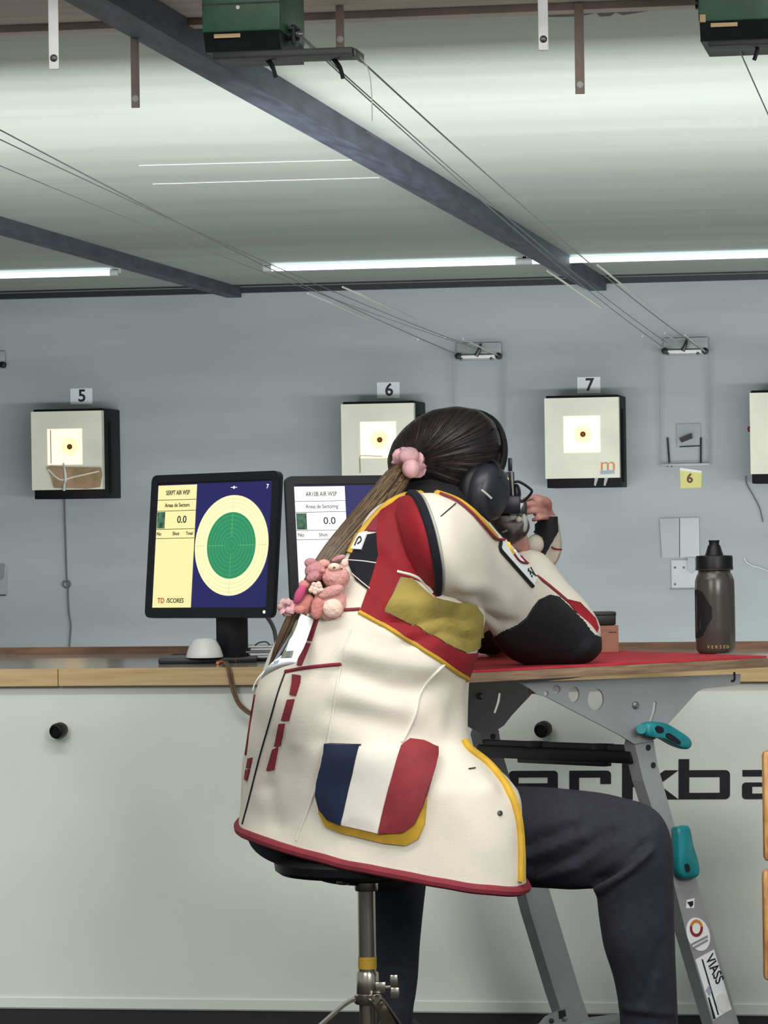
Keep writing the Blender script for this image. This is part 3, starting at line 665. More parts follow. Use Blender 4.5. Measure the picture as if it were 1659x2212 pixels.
# ================================================================== MONITORS
def monitor(cpx, cpy, d, yaw, tilt, roll, label, screen, standx):
    """yaw: + turns the screen to the viewer's left"""
    c = P(cpx, cpy, d)
    n = (-F0 * math.cos(yaw) - R0 * math.sin(yaw)); x = (R0 * math.cos(yaw) - F0 * math.sin(yaw))
    up0 = V((0, 0, 1)); n = (n * math.cos(tilt) + up0 * math.sin(tilt)).normalized(); y = n.cross(x).normalized()
    x, y = x * math.cos(roll) + y * math.sin(roll), y * math.cos(roll) - x * math.sin(roll)
    hw, hh = .189, .156
    base = V((c.x, c.y, .712)) - V((n.x, n.y, 0)) * .06
    t = thing('monitor', base, label, 'monitor', 'score monitors on the counter ledge')
    b = B(); bo = rndr(hw, hh, .014); bi = [(-hw + .02, -hh + .022), (hw - .02, -hh + .022), (hw - .02, hh - .019), (-hw + .02, hh - .019)]
    b.prism([c + x * u + y * v - n * .012 for u, v in bo], n * .010)
    b.prism([c + x * u + y * v - n * .036 for u, v in rndr(hw * .72, hh * .72, .02)], n * .026); 
    obj('back_shell', b, M['bezel'], t)
    fr = B()
    for (u0, u1, v0, v1) in ((-hw, hw, hh - .018, hh), (-hw, hw, -hh, -hh + .021), (-hw, -hw + .018, -hh + .021, hh - .018), (hw - .018, hw, -hh + .021, hh - .018)): pass
    ring = [c + x * u + y * v for u, v in bo]; k = len(bo)
    inn = []
    for u, v in bo: inn.append(c + x * max(-hw + .018, min(hw - .018, u * 1.0)) + y * max(-hh + .022, min(hh - .018, v)))
    fr.add([p - n * .005 for p in ring] + [p + n * .003 for p in ring] + [p + n * .003 for p in inn] + [p - n * .003 for p in inn],
           [(r * k + i, r * k + (i + 1) % k, (r + 1) * k + (i + 1) % k, (r + 1) * k + i) for r in range(3) for i in range(k)])
    obj('bezel', fr, M['bezel'], t, smooth=False)
    sw, sh, so = hw - .018, hh - .020, -.001
    s = obj('screen', B().box(c + y * so - n * .002, x * sw, y * sh, n * .0015), M['scr_blue'], t, smooth=False)
    def rect(nm, u0, u1, v0, v1, ma, h=.0006): return obj(nm, B().box(c + y * so + x * ((u0 + u1) / 2) + y * ((v0 + v1) / 2), x * ((u1 - u0) / 2), y * ((v1 - v0) / 2), n * h), M[ma], s, smooth=False)
    screen(c + y * so, x, y, n, sw, sh, s, rect)
    obj('power_light', B().lathe(c + x * (hw - .022) - y * (hh - .012) + n * .003, n, [(.0035, 0), (.0035, .001), (0, .001)], 10), M['scr_white'], t)
    # stand
    sb = c - n * .04 - y * .06
    nk = V((n.x, n.y, 0)).normalized()
    nb = V((c.x, c.y, .722)) - nk * .075
    xs = V((x.x, x.y, 0)).normalized()
    if standx: xs = R0.copy(); nk = -F0
    nb = V((c.x, c.y, .722)) - V((n.x, n.y, 0)).normalized() * .06
    obj('neck', B().box((nb + V((0, 0, .15))), xs * .034, nk * .012, V((0, 0, .15)), .003), M['bezel'], t)
    obj('foot', B().box(nb + V((0, 0, -.004)) - R0 * .05 * (1 if standx else 0), xs * .105, nk * .085, V((0, 0, .006)), .003), M['bezel'], t)
    return t
def rndr(hw, hh, r):
    out = []
    for sx, sy, a0 in ((1, 1, 0), (-1, 1, 90), (-1, -1, 180), (1, -1, 270)):
        out += [(sx * (hw - r) + r * math.cos(math.radians(a0 + a)), sy * (hh - r) + r * math.sin(math.radians(a0 + a))) for a in (0, 30, 60, 90)]
    return out
def scr(main, discs):
    def f(c, x, y, n, sw, sh, s, rect):
        e = -sw + sw * 2 * .345
        rect('list_panel', -sw + .002, e, -sh + .002, sh - .002, main)
        rows = [sh - .034, sh - .058, sh - .098, sh - .118]
        for v in rows: rect('rule', -sw + .002, e, v - .0006, v + .0006, 'scr_ink', .0009)
        mid = (-sw + e) / 2; w = e + sw
        tx = lambda st, u, v, size, fit=None, ma='scr_ink': text('lettering', st, size, c + x * u + y * v + n * .0012, x, y, M[ma], s, bold=.01, ext=.0003, fit=fit)
        tx('SERPT AIR WSP' if main == 'scr_yellow' else 'AR10B AIR WSP', mid + .004, sh - .019, .014, .072)
        tx('Areas de Sectors' if main == 'scr_yellow' else 'Areas de Sectoring', mid + .004, sh - .046, .012, .075)
        rect('portrait', -sw + .003, -sw + .026, sh - .096, sh - .060, 'scr_photo', .0009)
        rect('rule', -sw + .026, -sw + .0268, sh - .098, sh - .058, 'scr_ink', .0009)
        tx('0.0', mid + .02, sh - .078, .022, .028)
        tx('No', -sw + .012, sh - .108, .011); tx('Shot', mid + .004, sh - .108, .011); tx('Total', e - .014, sh - .108, .010)
        tx('TD', -sw + .028, -sh + .018, .016, None, 'scr_red'); tx('/SCORES', -sw + .071, -sh + .018, .014, .052)
        u0 = e + (sw - e) * .50; v0 = .0
        disc = lambda nm, r, ma, h: obj(nm, B().lathe(c + x * u0 + y * v0, n, [(r, 0), (r, h), (0, h)], 56), M[ma], s, smooth=False)
        ringf = lambda r, ma, h, w=.0007: obj('target_ring', B().lathe(c + x * u0 + y * v0, n, [(r + w / 2, 0), (r + w / 2, h), (r - w / 2, h), (r - w / 2, 0)], 56), M[ma], s, smooth=False)
        disc('target_disc', .108, 'scr_cream', .0008)
        for r in (.100, .092, .083): ringf(r, 'scr_creamline', .0010)
        disc('target_bull', .0715, 'scr_green', .0012)
        for r in (.064, .055, .046, .037, .028, .019, .010): ringf(r, 'scr_greenline', .0014, .0006)
        for a in range(4):
            dx, dy = (x, y, -x, -y)[a], (y, x, y, x)[a]
            obj('cross_line', B().box(c + x * u0 + y * v0 + dx * .045, dx * .024, dy * .0006, n * .0015), M['scr_greenline'], s)
            obj('cross_line', B().box(c + x * u0 + y * v0 + dx * .09, dx * .014, dy * .0005, n * .0011), M['scr_creamline'], s)
        tx('+', u0, sh - .012, .012, .018, 'scr_white'); tx('7', sw - .014, sh - .012, .013, None, 'scr_white')
    return f
monitor(457, 1178, 7.36, math.radians(41), math.radians(6), .01, 'black monitor with green target disc turned left, leftmost on the ledge', scr('scr_yellow', 1), True)
monitor(800, 1180, 7.50, math.radians(-20), math.radians(6), 0.0, 'black monitor with bright white list, half hidden by the ponytail', scr('scr_white', 1), False)
# --- things on the ledge
zt = .712
o = onZ(442, 1420, zt + .013)
t = thing('upturned_bowl', o, 'white upturned bowl on the black monitor foot', 'bowl')
obj('shell', B().lathe(o, (0, 0, 1), [(.0395, 0), (.040, .003), (.0385, .008), (.034, .022), (.027, .034), (.024, .038), (.021, .038), (.019, .036), (0, .036)], 40), M['white_plastic'], t)
obj('foot_ring', B().lathe(o, (0, 0, 1), [(.0242, .034), (.0242, .0395), (.0205, .0395), (.0205, .034)], 40), M['white_plastic'], t)
o = onZ(425, 1426, zt)
obj('keyboard_tray', B().box(o + V((0, .03, .0085)), R0 * .062, F0 * .03, V((0, 0, .004)), .002), M['blackmat'], label='flat black tray under the white bowl', cat='tray')
o = onZ(561, 1428, zt)
t = thing('paper_stack', o, 'small stack of white papers and blister packs beside the monitor stand', 'papers')
for k in range(6):
    a = (k * .37) % .3 - .1; xx = R0 * math.cos(a) + F0 * math.sin(a); yy = F0 * math.cos(a) - R0 * math.sin(a)
    obj('sheet', B().box(o + V((0, .04, .004 + k * .0055)) + R0 * (.004 * ((k * 7) % 5 - 2)), xx * .037, yy * .045, V((0, 0, .0018 if k % 2 else .0024))), M['paper'] if k not in (0, 3) else M['steel'], t, smooth=False)
obj('clip', B().tube(crp([o + V((0, .0, .034)) + R0 * u + V((0, 0, w)) for u, w in [(-.01, 0), (0, .006), (.015, .007), (.022, 0)]], 10), .0015, 6), M['ink'], t)
obj('black_wallet', B().box(o + V((.0, .01, .004)) + R0 * .02, R0 * .045, F0 * .022, V((0, 0, .003)), .001), M['black'], t)
obj('orange_plug_cable', B().tube(crp([onZ(x, y, zt + .004) for x, y in [(470, 1432), (490, 1426), (512, 1428), (530, 1420), (540, 1414)]], 16), .0036, 8), M['orange'], label='orange cable lying on the counter ledge', cat='cable')
pts = [onZ(484, 1430, zt + .005), onZ(488, 1437, zt + .005)] + [onY(x, y, YF - .028) for x, y in [(492, 1445), (497, 1470), (503, 1495), (515, 1522), (535, 1540), (560, 1552)]]
obj('hanging_cable', B().tube(crp(pts, 30), .003, 8), M['cable_brown'], label='brown cable hanging over the ledge front, front one', cat='cable', group='brown cables over the ledge')
pts = [onZ(490, 1430, zt + .005), onZ(493, 1437, zt + .005)] + [onY(x, y, YF - .026) for x, y in [(498, 1446), (503, 1470), (510, 1500), (520, 1520), (540, 1537), (560, 1543)]]
obj('hanging_cable', B().tube(crp(pts, 30), .0024, 8), M['cable_brown'], label='brown cable hanging over the ledge front, right one', cat='cable', group='brown cables over the ledge')
obj('video_cable', B().tube(crp([P(566, 1322, 7.4), P(580, 1337, 7.42), P(592, 1360, 7.42), P(597, 1390, 7.42), onZ(604, 1424, zt + .004)], 20), .0045, 8), M['cable'], label='dark cable curving down from the left monitor', cat='cable')
# wooden chair edge at the right margin
t = thing('wooden_stand', P(1700, 2290, 6.2), 'light wooden boards of a stand cut off by the right edge', 'stand')
for y0, y1 in ((1622, 1862), (1879, 2120)):
    a, b_ = P(1649, y0, 6.2), P(1649, y1, 6.2)
    obj('board', B().box((a + b_) / 2 + R0 * .12 + F0 * .012, R0 * .12, F0 * .012, V((0, 0, (a.z - b_.z) / 2)), .009), M['oak'], t)
for u in (.04, .2):
    a = P(1649, 1640, 6.2) + R0 * u + F0 * .04
    obj('post', B().box(V((a.x, a.y, a.z / 2)), R0 * .02, F0 * .0155, V((0, 0, a.z / 2)), .002), M['steel'], t)
# ================================================================== THE SHOOTER
SEATP = P(760, 1850, 5.98)
who = thing('person', V((SEATP.x, SEATP.y, 0)), 'seated shooter in white and red canvas jacket leaning over table, long ponytail, seen from behind', 'person')
def cp(b, pts, seg=12, n=None):
    """capsule chain: points (px, py, depth, radius)"""
    q = cr(pts, n or (len(pts) - 1) * 6 + 1) if len(pts) > 2 else cr(pts, 7)
    p = [P(a, c, d) for a, c, d, r in q]; r = [x[3] for x in q]
    b.tube(p, r, seg)
    for i in (0, -1): b.ball(p[i], V((r[i], 0, 0)), V((0, r[i], 0)), V((0, 0, r[i])), 12, 8)
    return b
# ---- body: one continuous surface
b = B()
cp(b, [(760, 1770, 6.0, .10), (780, 1560, 6.0, .085), (850, 1320, 6.02, .095), (910, 1170, 6.06, .085), (945, 1100, 6.1, .05), (965, 1040, 6.15, .05)], 16)
HC = P(985, 985, 6.19)
fd = (R0 * .42 + F0 * .90 - V((0, 0, .12))).normalized(); fs_ = fd.cross(V((0, 0, 1))).normalized(); fu = fs_.cross(fd)
b.ball(HC, fs_ * .068, fd * .085, fu * .088, 24, 16)                       # skull
b.ball(HC + fd * .045 - fu * .045, fs_ * .055, fd * .052, fu * .062, 20, 14)   # jaw and face
b.ball(HC + fd * .098 - fu * .022, fs_ * .011, fd * .016, fu * .014, 12, 8)  # nose
b.tube([HC + fd * .088 + fu * .006, HC + fd * .106 - fu * .022], [.006, .010], 10)
for s in (-1, 1):
    b.ball(HC + fs_ * .070 * s - fu * .012, fs_ * .008, fd * .017, fu * .03, 12, 8)
b.ball(HC + fd * .088 - fu * .058, fs_ * .02, fd * .009, fu * .005, 12, 8); b.ball(HC + fd * .086 - fu * .068, fs_ * .018, fd * .010, fu * .006, 12, 8)
cp(b, [(915, 1178, 5.92, .055), (1030, 1225, 5.95, .045), (1100, 1290, 6.06, .042), (1180, 1368, 6.18, .036), (1240, 1392, 6.21, .03)], 12)      # right upper arm
cp(b, [(1240, 1392, 6.22, .03), (1240, 1375, 6.26, .03), (1206, 1332, 6.275, .03), (1170, 1285, 6.29, .028), (1138, 1228, 6.30, .024), (1124, 1192, 6.30, .02), (1122, 1180, 6.29, .02)], 12)
cp(b, [(900, 1160, 6.2, .045), (952, 1248, 6.29, .038), (1020, 1333, 6.42, .030), (1058, 1380, 6.52, .024)], 12)        # left upper arm
cp(b, [(1058, 1380, 6.52, .024), (1082, 1398, 6.535, .022), (1136, 1306, 6.53, .024), (1176, 1220, 6.52, .02), (1182, 1170, 6.515, .02), (1183, 1124, 6.505, .019)], 12)
cp(b, [(1178, 1112, 6.5, .017), (1166, 1100, 6.495, .017)], 12)                               # left palm
for k, (x0, y0, x1, y1, x2, y2, d, r) in enumerate([(1178, 1087, 1160, 1074, 1134, 1079, 6.455, .0060), (1182, 1098, 1152, 1089, 1114, 1093, 6.44, .0062), (1184, 1110, 1158, 1104, 1128, 1109, 6.44, .0058), (1185, 1119, 1170, 1118, 1152, 1123, 6.44, .005)]):
    cp(b, [(x0, y0, 6.49, r * 1.1), (x1, y1, d, r), (x2, y2, d + .006, r * .85)], 10)
cp(b, [(1180, 1100, 6.5, .011), (1180, 1086, 6.47, .0105), (1166, 1080, 6.455, .009)], 10)     # left thumb
cp(b, [(1123, 1182, 6.285, .019), (1118, 1172, 6.28, .019)], 12)                              # right palm
for k, (y, r) in enumerate([(1148, .0092), (1157, .0095), (1166, .0092), (1174, .008)]):
    cp(b, [(1122, y + 8, 6.27, r * 1.1), (1108 - k, y + 4, 6.225, r), (1090 + k * 2, y + 3, 6.24, r * .88)], 10)
cp(b, [(1128, 1172, 6.3, .011), (1128, 1158, 6.33, .010), (1118, 1146, 6.335, .009)], 10)
cp(b, [(770, 1790, 5.97, .085), (1100, 1800, 6.0, .07), (1366, 1826, 5.9, .045), (1374, 1960, 5.9, .044), (1400, 2160, 5.93, .04), (1406, 2330, 5.95, .036)], 14)
cp(b, [(770, 1790, 6.06, .085), (810, 1800, 6.25, .075), (855, 1830, 6.42, .055), (855, 1960, 6.41, .048), (856, 2120, 6.39, .030), (858, 2240, 6.38, .026)], 14)
body = obj('body', b, M['skin'], who, fix=True); remesh(body, .003, 1)
for s in (-1, 1):
    e = obj('eye', B().ball(HC + fd * .079 + fs_ * .030 * s + fu * .004, fs_ * .011, fd * .011, fu * .009, 12, 8), M['eyewhite'], who)
    obj('iris', B().ball(HC + fd * .087 + fs_ * .030 * s + fu * .004, fs_ * .005, fd * .0045, fu * .005, 10, 6), M['ink'], e)
    obj('eyebrow', B().tube(crp([HC + fd * .084 + fs_ * .018 * s + fu * .02, HC + fd * .085 + fs_ * .03 * s + fu * .025, HC + fd * .076 + fs_ * .044 * s + fu * .021], 8), .0028, 6), M['hairst'], who)
obj('lips', B().ball(HC + fd * .093 - fu * .062, fs_ * .018, fd * .006, fu * .0065, 14, 8), M['lips'], who)
# ---- trousers
b = B(); b.ball(P(685, 1800, 6.05), R0 * .124, F0 * .13, V((0, 0, .064)), 32, 20)
thigh = [(800, 1700, 800, 1870, 6.04, .09, 0, 0), (1000, 1696, 1000, 1895, 6.03, .09, 0, 0), (1120, 1699, 1120, 1914, 6.01, .09, 0, 0), (1240, 1706, 1226, 1920, 5.96, .088, 0, 0), (1345, 1724, 1284, 1919, 5.91, .08, 0, 0),
         (1420, 1752, 1290, 1930, 5.87, .076, 0, 0), (1452, 1815, 1292, 1950, 5.87, .075, 0, 0), (1456, 1905, 1297, 1990, 5.88, .074, 0, 0), (1457, 2010, 1306, 2050, 5.89, .072, 0, 0), (1461, 2120, 1327, 2122, 5.91, .066, 0, 0), (1464, 2212, 1340, 2212, 5.93, .06, 0, 0), (1465, 2330, 1352, 2330, 5.95, .055, 0, 0)]
tb = B(); loft(tb, thigh, 110, 72, 2.1)
folds(tb, [([(1140, 1830), (1240, 1785)], 10, -.007), ([(1140, 1850), (1260, 1805)], 9, .006), ([(1150, 1880), (1240, 1850), (1320, 1795)], 10, -.007), ([(1160, 1895), (1250, 1870), (1330, 1820)], 10, .005), ([(1290, 1905), (1340, 1870), (1395, 1822)], 9, -.012), ([(1300, 1925), (1350, 1885), (1402, 1836)], 9, .010), ([(1305, 1935), (1370, 1890)], 7, -.005), ([(1140, 1790), (1230, 1765)], 9, .003), ([(1430, 2040), (1390, 2160)], 10, -.003), ([(1420, 2110), (1400, 2180)], 8, .003), ([(1350, 2180), (1450, 2190)], 8, .003), ([(1345, 2195), (1450, 2205)], 7, -.003)], .002, 1.5)
b.add(tb.v, tb.f)
cp(b, [(740, 1790, 6.06, .10), (800, 1800, 6.25, .095), (848, 1832, 6.40, .082)], 20)
lb = B(); loft(lb, [(773, 1790, 930, 1790, 6.42, .07, 0, 0), (776, 1870, 925, 1870, 6.42, .068, 0, 0), (785, 1960, 915, 1960, 6.41, .062, 0, 0), (798, 2030, 908, 2030, 6.40, .056, 0, 0), (806, 2075, 905, 2075, 6.4, .053, 0, 0), (808, 2110, 903, 2110, 6.4, .052, 0, 0), (815, 2150, 898, 2150, 6.39, .05, 0, 0), (822, 2180, 893, 2180, 6.38, .048, 0, 0), (826, 2240, 890, 2240, 6.38, .044, 0, 0)], 40, 36)
b.add(lb.v, lb.f)
tr = obj('trousers', b, M['trousers'], who); remesh(tr, .005, 2)
for nm, (px, py, d), toe in (('shoe', (1410, 2330, 5.95), R0 * .8 + F0 * .6), ('shoe', (858, 2240, 6.38), F0 * .95 + R0 * .25)):
    a = P(px, py, d); a = V((a.x, a.y, 0)); toe = toe.normalized(); sd = toe.cross(V((0, 0, 1)))
    rs = []
    for k, (l, w, h, z) in enumerate([(-.07, .022, .05, .052), (-.06, .034, .075, .055), (-.02, .036, .1, .058), (.03, .038, .09, .05), (.09, .044, .062, .034), (.14, .042, .048, .027), (.175, .028, .036, .022), (.19, .01, .02, .018)]):
        zz = max(h / 2, .001); rs.append([a + toe * l + sd * (w * math.cos(t)) + V((0, 0, zz + .004 + zz * math.sin(t))) for t in (2 * math.pi * j / 16 for j in range(16))])
    sh = obj(nm, B().rings(rs), M['sock'], who)
    obj('sole', B().prism([a + toe * l + sd * w for l, w in [(-.075, -.028), (-.075, .028), (-.02, .037), (.08, .046), (.15, .042), (.19, .02), (.19, -.02), (.15, -.042), (.08, -.046), (-.02, -.037)]], (0, 0, .02)), M['black'], sh)
# ---- jacket body
TOR = [(517, 1785, 1134, 1910, 5.95, .19, 20, 16, .11), (519, 1735, 1131, 1800, 5.95, .187, 20, 12, .11), (524, 1655, 1112, 1692, 5.95, .185, 14, 8, .09), (538, 1570, 1024, 1622, 5.95, .18, 4, 6, .05), (556, 1490, 1012, 1535, 5.95, .178, 0, 4), (586, 1415, 1018, 1455, 5.95, .175, 0, 2), (628, 1340, 1040, 1385, 5.95, .172, 0, 0),
       (668, 1275, 1046, 1318, 5.96, .17, 0, 0), (708, 1215, 1020, 1262, 5.97, .168, 0, -4), (752, 1158, 1000, 1190, 5.98, .165, 0, -8), (808, 1104, 985, 1128, 5.99, .15, 0, -10), (862, 1074, 965, 1085, 6.0, .12, 0, -6), (890, 1066, 945, 1068, 6.01, .07, 0, 0)]
b = B(); loft(b, TOR, 110, 110, 2.45)
folds(b, [([(760, 1405), (830, 1425), (930, 1440)], 22, .006), ([(745, 1450), (840, 1490), (960, 1480)], 24, -.008), ([(720, 1540), (800, 1560), (930, 1600)], 26, -.006), ([(760, 1500), (900, 1540)], 26, .005), ([(705, 1470), (690, 1600)], 20, -.006), ([(1000, 1470), (985, 1560), (960, 1640)], 26, -.007), ([(985, 1620), (1060, 1690)], 24, .006), ([(960, 1680), (1060, 1680), (1100, 1700)], 20, -.006), ([(660, 1480), (640, 1600)], 18, .004), ([(570, 1700), (600, 1600)], 18, -.003), ([(590, 1780), (580, 1700)], 16, -.004),
          ([(840, 1345), (900, 1350), (960, 1330), (1010, 1340)], 12, -.007), ([(880, 1390), (960, 1365), (1015, 1380)], 12, -.006), ([(850, 1310), (930, 1300)], 14, .005), ([(985, 1320), (1010, 1400)], 14, -.006), ([(830, 1180), (870, 1230)], 14, .004), ([(850, 1120), (920, 1180)], 14, -.004)], .005, 1.35)
jk = obj('jacket', b, M['canvas'], who)
tv = b.bvh()
# bound hem round the bottom opening and the front edge
hem = b.v[0:110]
obj('hem_binding', B().tube(hem, .0088, 8, closed=True), M['hemred'], jk, label='dark red hem binding')
seam('front_binding', [(1002, 1604), (1014, 1622), (1050, 1650), (1082, 1686), (1103, 1722), (1116, 1764), (1122, 1820), (1122, 1903)], tv, .0075, M['yellow'], jk, .003, label='yellow front binding')
patch('red_panel', [(822, 1106), (850, 1089), (890, 1078), (925, 1085), (975, 1120), (985, 1200), (985, 1275), (940, 1290), (912, 1258), (885, 1248), (866, 1245), (830, 1320), (905, 1358), (960, 1390), (1005, 1413), (1030, 1410), (1012, 1463), (990, 1448), (930, 1409), (860, 1366), (778, 1320), (805, 1245), (818, 1200), (815, 1150)], tv, M['redcl'], jk, .0035, label='red side panel')
patch('side_panel', [(868, 1247), (890, 1250), (935, 1292), (985, 1302), (1022, 1305), (1040, 1330), (1041, 1396), (1005, 1411), (960, 1388), (905, 1356), (832, 1318)], tv, M['olive'], jk, .004, label='olive yellow suede side panel')
patch('shoulder_patch', [(752, 1215), (776, 1160), (817, 1152), (816, 1220), (800, 1278), (770, 1255)], tv, M['navy'], jk, .003, label='navy suede shoulder patch')
patch('shoulder_band', [(790, 1148), (812, 1118), (826, 1104), (822, 1135), (818, 1149)], tv, M['hemred'], jk, .003)
sl = patch('shoulder_label', [(774, 1157), (797, 1151), (783, 1189), (759, 1188)], tv, M['paper'], jk, .006, st=6, label='small white label with a mark')
seam('label_mark', [(772, 1182), (778, 1168), (784, 1163), (786, 1172), (778, 1178)], tv, .0012, M['ink'], sl, .007)
seam('yoke_band', [(908, 1064), (870, 1073), (835, 1092), (800, 1128), (775, 1160), (757, 1195)], tv, .009, M['yellow'], jk, -.002, label='yellow band along the back')
seam('side_piping', [(776, 1322), (830, 1352), (880, 1382), (940, 1420), (985, 1450), (1016, 1470)], tv, .0042, M['yellow'], jk, .001, label='yellow piping')
seam('patch_stitching', [(752, 1211), (785, 1213), (814, 1217)], tv, .001, M['flagwhite'], jk, .003)
seam('patch_stitching', [(762, 1240), (785, 1260), (800, 1272)], tv, .0009, M['flagwhite'], jk, .003)
seam('armhole_lining', [(858, 1234), (890, 1243), (915, 1258), (934, 1283)], tv, .0026, M['flagwhite'], jk, .003)
seam('back_seam', [(617, 1452), (600, 1500), (580, 1570), (560, 1640), (540, 1720), (524, 1780)], tv, .0015, M['ink'], jk, .001, label='black seam cord')
seam('back_seam', [(552, 1500), (542, 1560), (532, 1630)], tv, .0022, M['hemred'], jk, .001)
seam('waist_seam', [(617, 1451), (660, 1443), (700, 1438), (738, 1434)], tv, .0032, M['hemred'], jk, .001, label='dark red waist seam')
seam('chest_seam', [(745, 1318), (778, 1316)], tv, .003, M['hemred'], jk, .001)
seam('side_seam', [(958, 1436), (925, 1468), (905, 1502), (897, 1540), (884, 1572), (868, 1604)], tv, .0026, M['flagwhite'], jk, .002)
seam('side_seam', [(757, 1360), (735, 1440), (716, 1560), (690, 1680), (640, 1815)], tv, .002, M['flagwhite'], jk, .0005)
for pl in ([(633, 1457), (650, 1460), (649, 1475), (640, 1503), (627, 1501), (632, 1475)], [(622, 1511), (637, 1510), (625, 1556), (609, 1556)], [(604, 1563), (616, 1563), (607, 1610), (594, 1612)], [(590, 1618), (602, 1613), (593, 1662), (577, 1664)], [(690, 1335), (674, 1385), (657, 1382), (668, 1340)], [(672, 1390), (652, 1438), (643, 1438), (655, 1388)], [(546, 1636), (541, 1660), (534, 1660), (538, 1638)], [(541, 1662), (535, 1686), (530, 1684), (533, 1662)]):
    patch('back_strap', pl, tv, M['hemred'], jk, .003, st=6)
patch('pocket_trim', [(691, 1718), (692, 1755), (706, 1785), (740, 1800), (830, 1821), (878, 1826), (904, 1812), (918, 1780), (923, 1725), (915, 1690), (800, 1700)], tv, M['yellow'], jk, .006, puff=.006, label='yellow pocket trim')
patch('pocket_white', [(772, 1611), (868, 1614), (832, 1802), (745, 1781), (738, 1775)], tv, M['flagwhite'], jk, .013, puff=.004, label='white centre stripe of the flag pocket')
patch('pocket_blue', [(712, 1605), (780, 1607), (744, 1780), (716, 1768), (699, 1745), (691, 1716), (694, 1680)], tv, M['flagblue'], jk, .015, puff=.004, label='blue stripe of the flag pocket')
patch('pocket_red', [(864, 1618), (882, 1605), (910, 1610), (938, 1624), (934, 1680), (918, 1738), (900, 1780), (878, 1797), (824, 1801)], tv, M['flagred'], jk, .016, puff=.005, label='red stripe of the flag pocket')
h = hit(tv, 1079, 1757, .001)
obj('snap_button', B().lathe(h[0], h[1], [(.0045, -.002), (.0045, .002), (.002, .003), (0, .003)], 14), M['steel_dark'], jk)
seam('stitch_mark', [(1012, 1662), (1026, 1660)], tv, .0012, M['steel_dark'], jk, .002)
# ---- right sleeve
SLV = [(890, 1066, 936, 1290, 5.86, .115, 22, 0), (955, 1066, 985, 1305, 5.86, .105, 14, 0), (1030, 1104, 1020, 1318, 5.9, .098, 6, 0), (1085, 1165, 1042, 1340, 5.97, .09, 0, 0), (1135, 1222, 1062, 1368, 6.04, .084, 0, 4), (1188, 1275, 1085, 1402, 6.11, .08, 0, 6), (1240, 1318, 1125, 1428, 6.17, .078, 0, 2), (1276, 1348, 1180, 1436, 6.2, .07, 0, 0), (1294, 1375, 1232, 1434, 6.2, .055, 0, 0), (1296, 1398, 1270, 1426, 6.2, .03, 0, 0)]
b = B(); loft(b, SLV, 70, 56, 2.1, rnd1=.004)
folds(b, [([(985, 1290), (1030, 1290), (1080, 1350)], 14, -.006), ([(1010, 1270), (1050, 1270), (1090, 1300)], 18, .006), ([(1050, 1330), (1075, 1345), (1110, 1345)], 8, -.005), ([(1060, 1315), (1110, 1325)], 10, .004), ([(960, 1130), (975, 1250)], 20, .003)], .003)
sv = obj('right_sleeve', b, M['canvas'], who); sb = b.bvh(); ring0 = b.v[0:56]
# leather band round the armhole
obj('armhole_band', B().tube(ring0, .0075, 8, closed=True), M['navy'], sv, label='dark armhole band')
obj('armhole_piping', B().tube([p + (R0 * .010 - F0 * .001) for p in ring0], .0028, 6, closed=True), M['greyline'], sv)
cb = B(); loft(cb, [(838, 1085, 878, 1262, 5.93, .13, 14, 0), (868, 1072, 908, 1280, 5.88, .125, 20, 0), (893, 1067, 937, 1290, 5.86, .117, 22, 0)], 14, 48, 2.1)
obj('sleeve_cap', cb, M['redcl'], sv, label='red sleeve cap')
b = B(); loft(b, SLV, 150, 110, 2.1, rnd1=.004)
PADP = [(1050, 1385), (1070, 1374), (1090, 1362), (1116, 1350), (1136, 1334), (1150, 1312), (1163, 1295), (1184, 1285), (1206, 1291), (1236, 1319), (1262, 1345), (1280, 1370), (1330, 1392), (1330, 1480), (1040, 1480)]
fc = sum(b.v, V()) / len(b.v); use = [f for f in b.f if all(inpoly(*proj(b.v[i])[:2], PADP) for i in f)]
ids = sorted({i for f in use for i in f}); mp_ = {i: k for k, i in enumerate(ids)}
nn = {i: V() for i in ids}
for f in use:
    nv = (b.v[f[1]] - b.v[f[0]]).cross(b.v[f[2]] - b.v[f[0]]).normalized()
    for i in f: nn[i] += nv
axs = [(P(1200, 1362, 6.12) if 0 else P(1150 + t * 30, 1350 + t * 20, 6.1 + t * .03)) for t in range(5)]
def outn(i):
    n_ = nn[i].normalized() if nn[i].length else V((0, 0, 1)); c_ = min(axs, key=lambda q: (q - b.v[i]).length)
    return n_ if n_.dot(b.v[i] - c_) > 0 else -n_
pb = B(); nI = len(ids); fs = [tuple(mp_[i] for i in f) for f in use]; ed_ = {(f[k], f[(k + 1) % len(f)]) for f in fs for k in range(len(f))}
pb.add([b.v[i] + outn(i) * .0035 for i in ids] + [b.v[i] - outn(i) * .002 for i in ids], fs + [tuple(k + nI for k in f[::-1]) for f in fs] + [(x[1], x[0], x[0] + nI, x[1] + nI) for x in ed_ if (x[1], x[0]) not in ed_])
pad = obj('elbow_pad', pb, M['pad'], sv, label='black rubber elbow pad')
patch('pad_edge', [(1078, 1374), (1092, 1362), (1117, 1350), (1137, 1334), (1151, 1311), (1164, 1295), (1184, 1286), (1204, 1292), (1230, 1318), (1256, 1347), (1268, 1366), (1240, 1400), (1150, 1410), (1098, 1396)], sb, M['pad'], pad, .0042, st=6)
seam('shoulder_seam', [(952, 1116), (968, 1102), (984, 1088)], sb, .0012, M['steel_dark'], sv, .0005)
seam('collar_binding', [(944, 1066), (985, 1080), (1020, 1105), (1045, 1132), (1070, 1162)], sb, .0075, M['yellow'], sv, -.001, label='yellow collar binding')
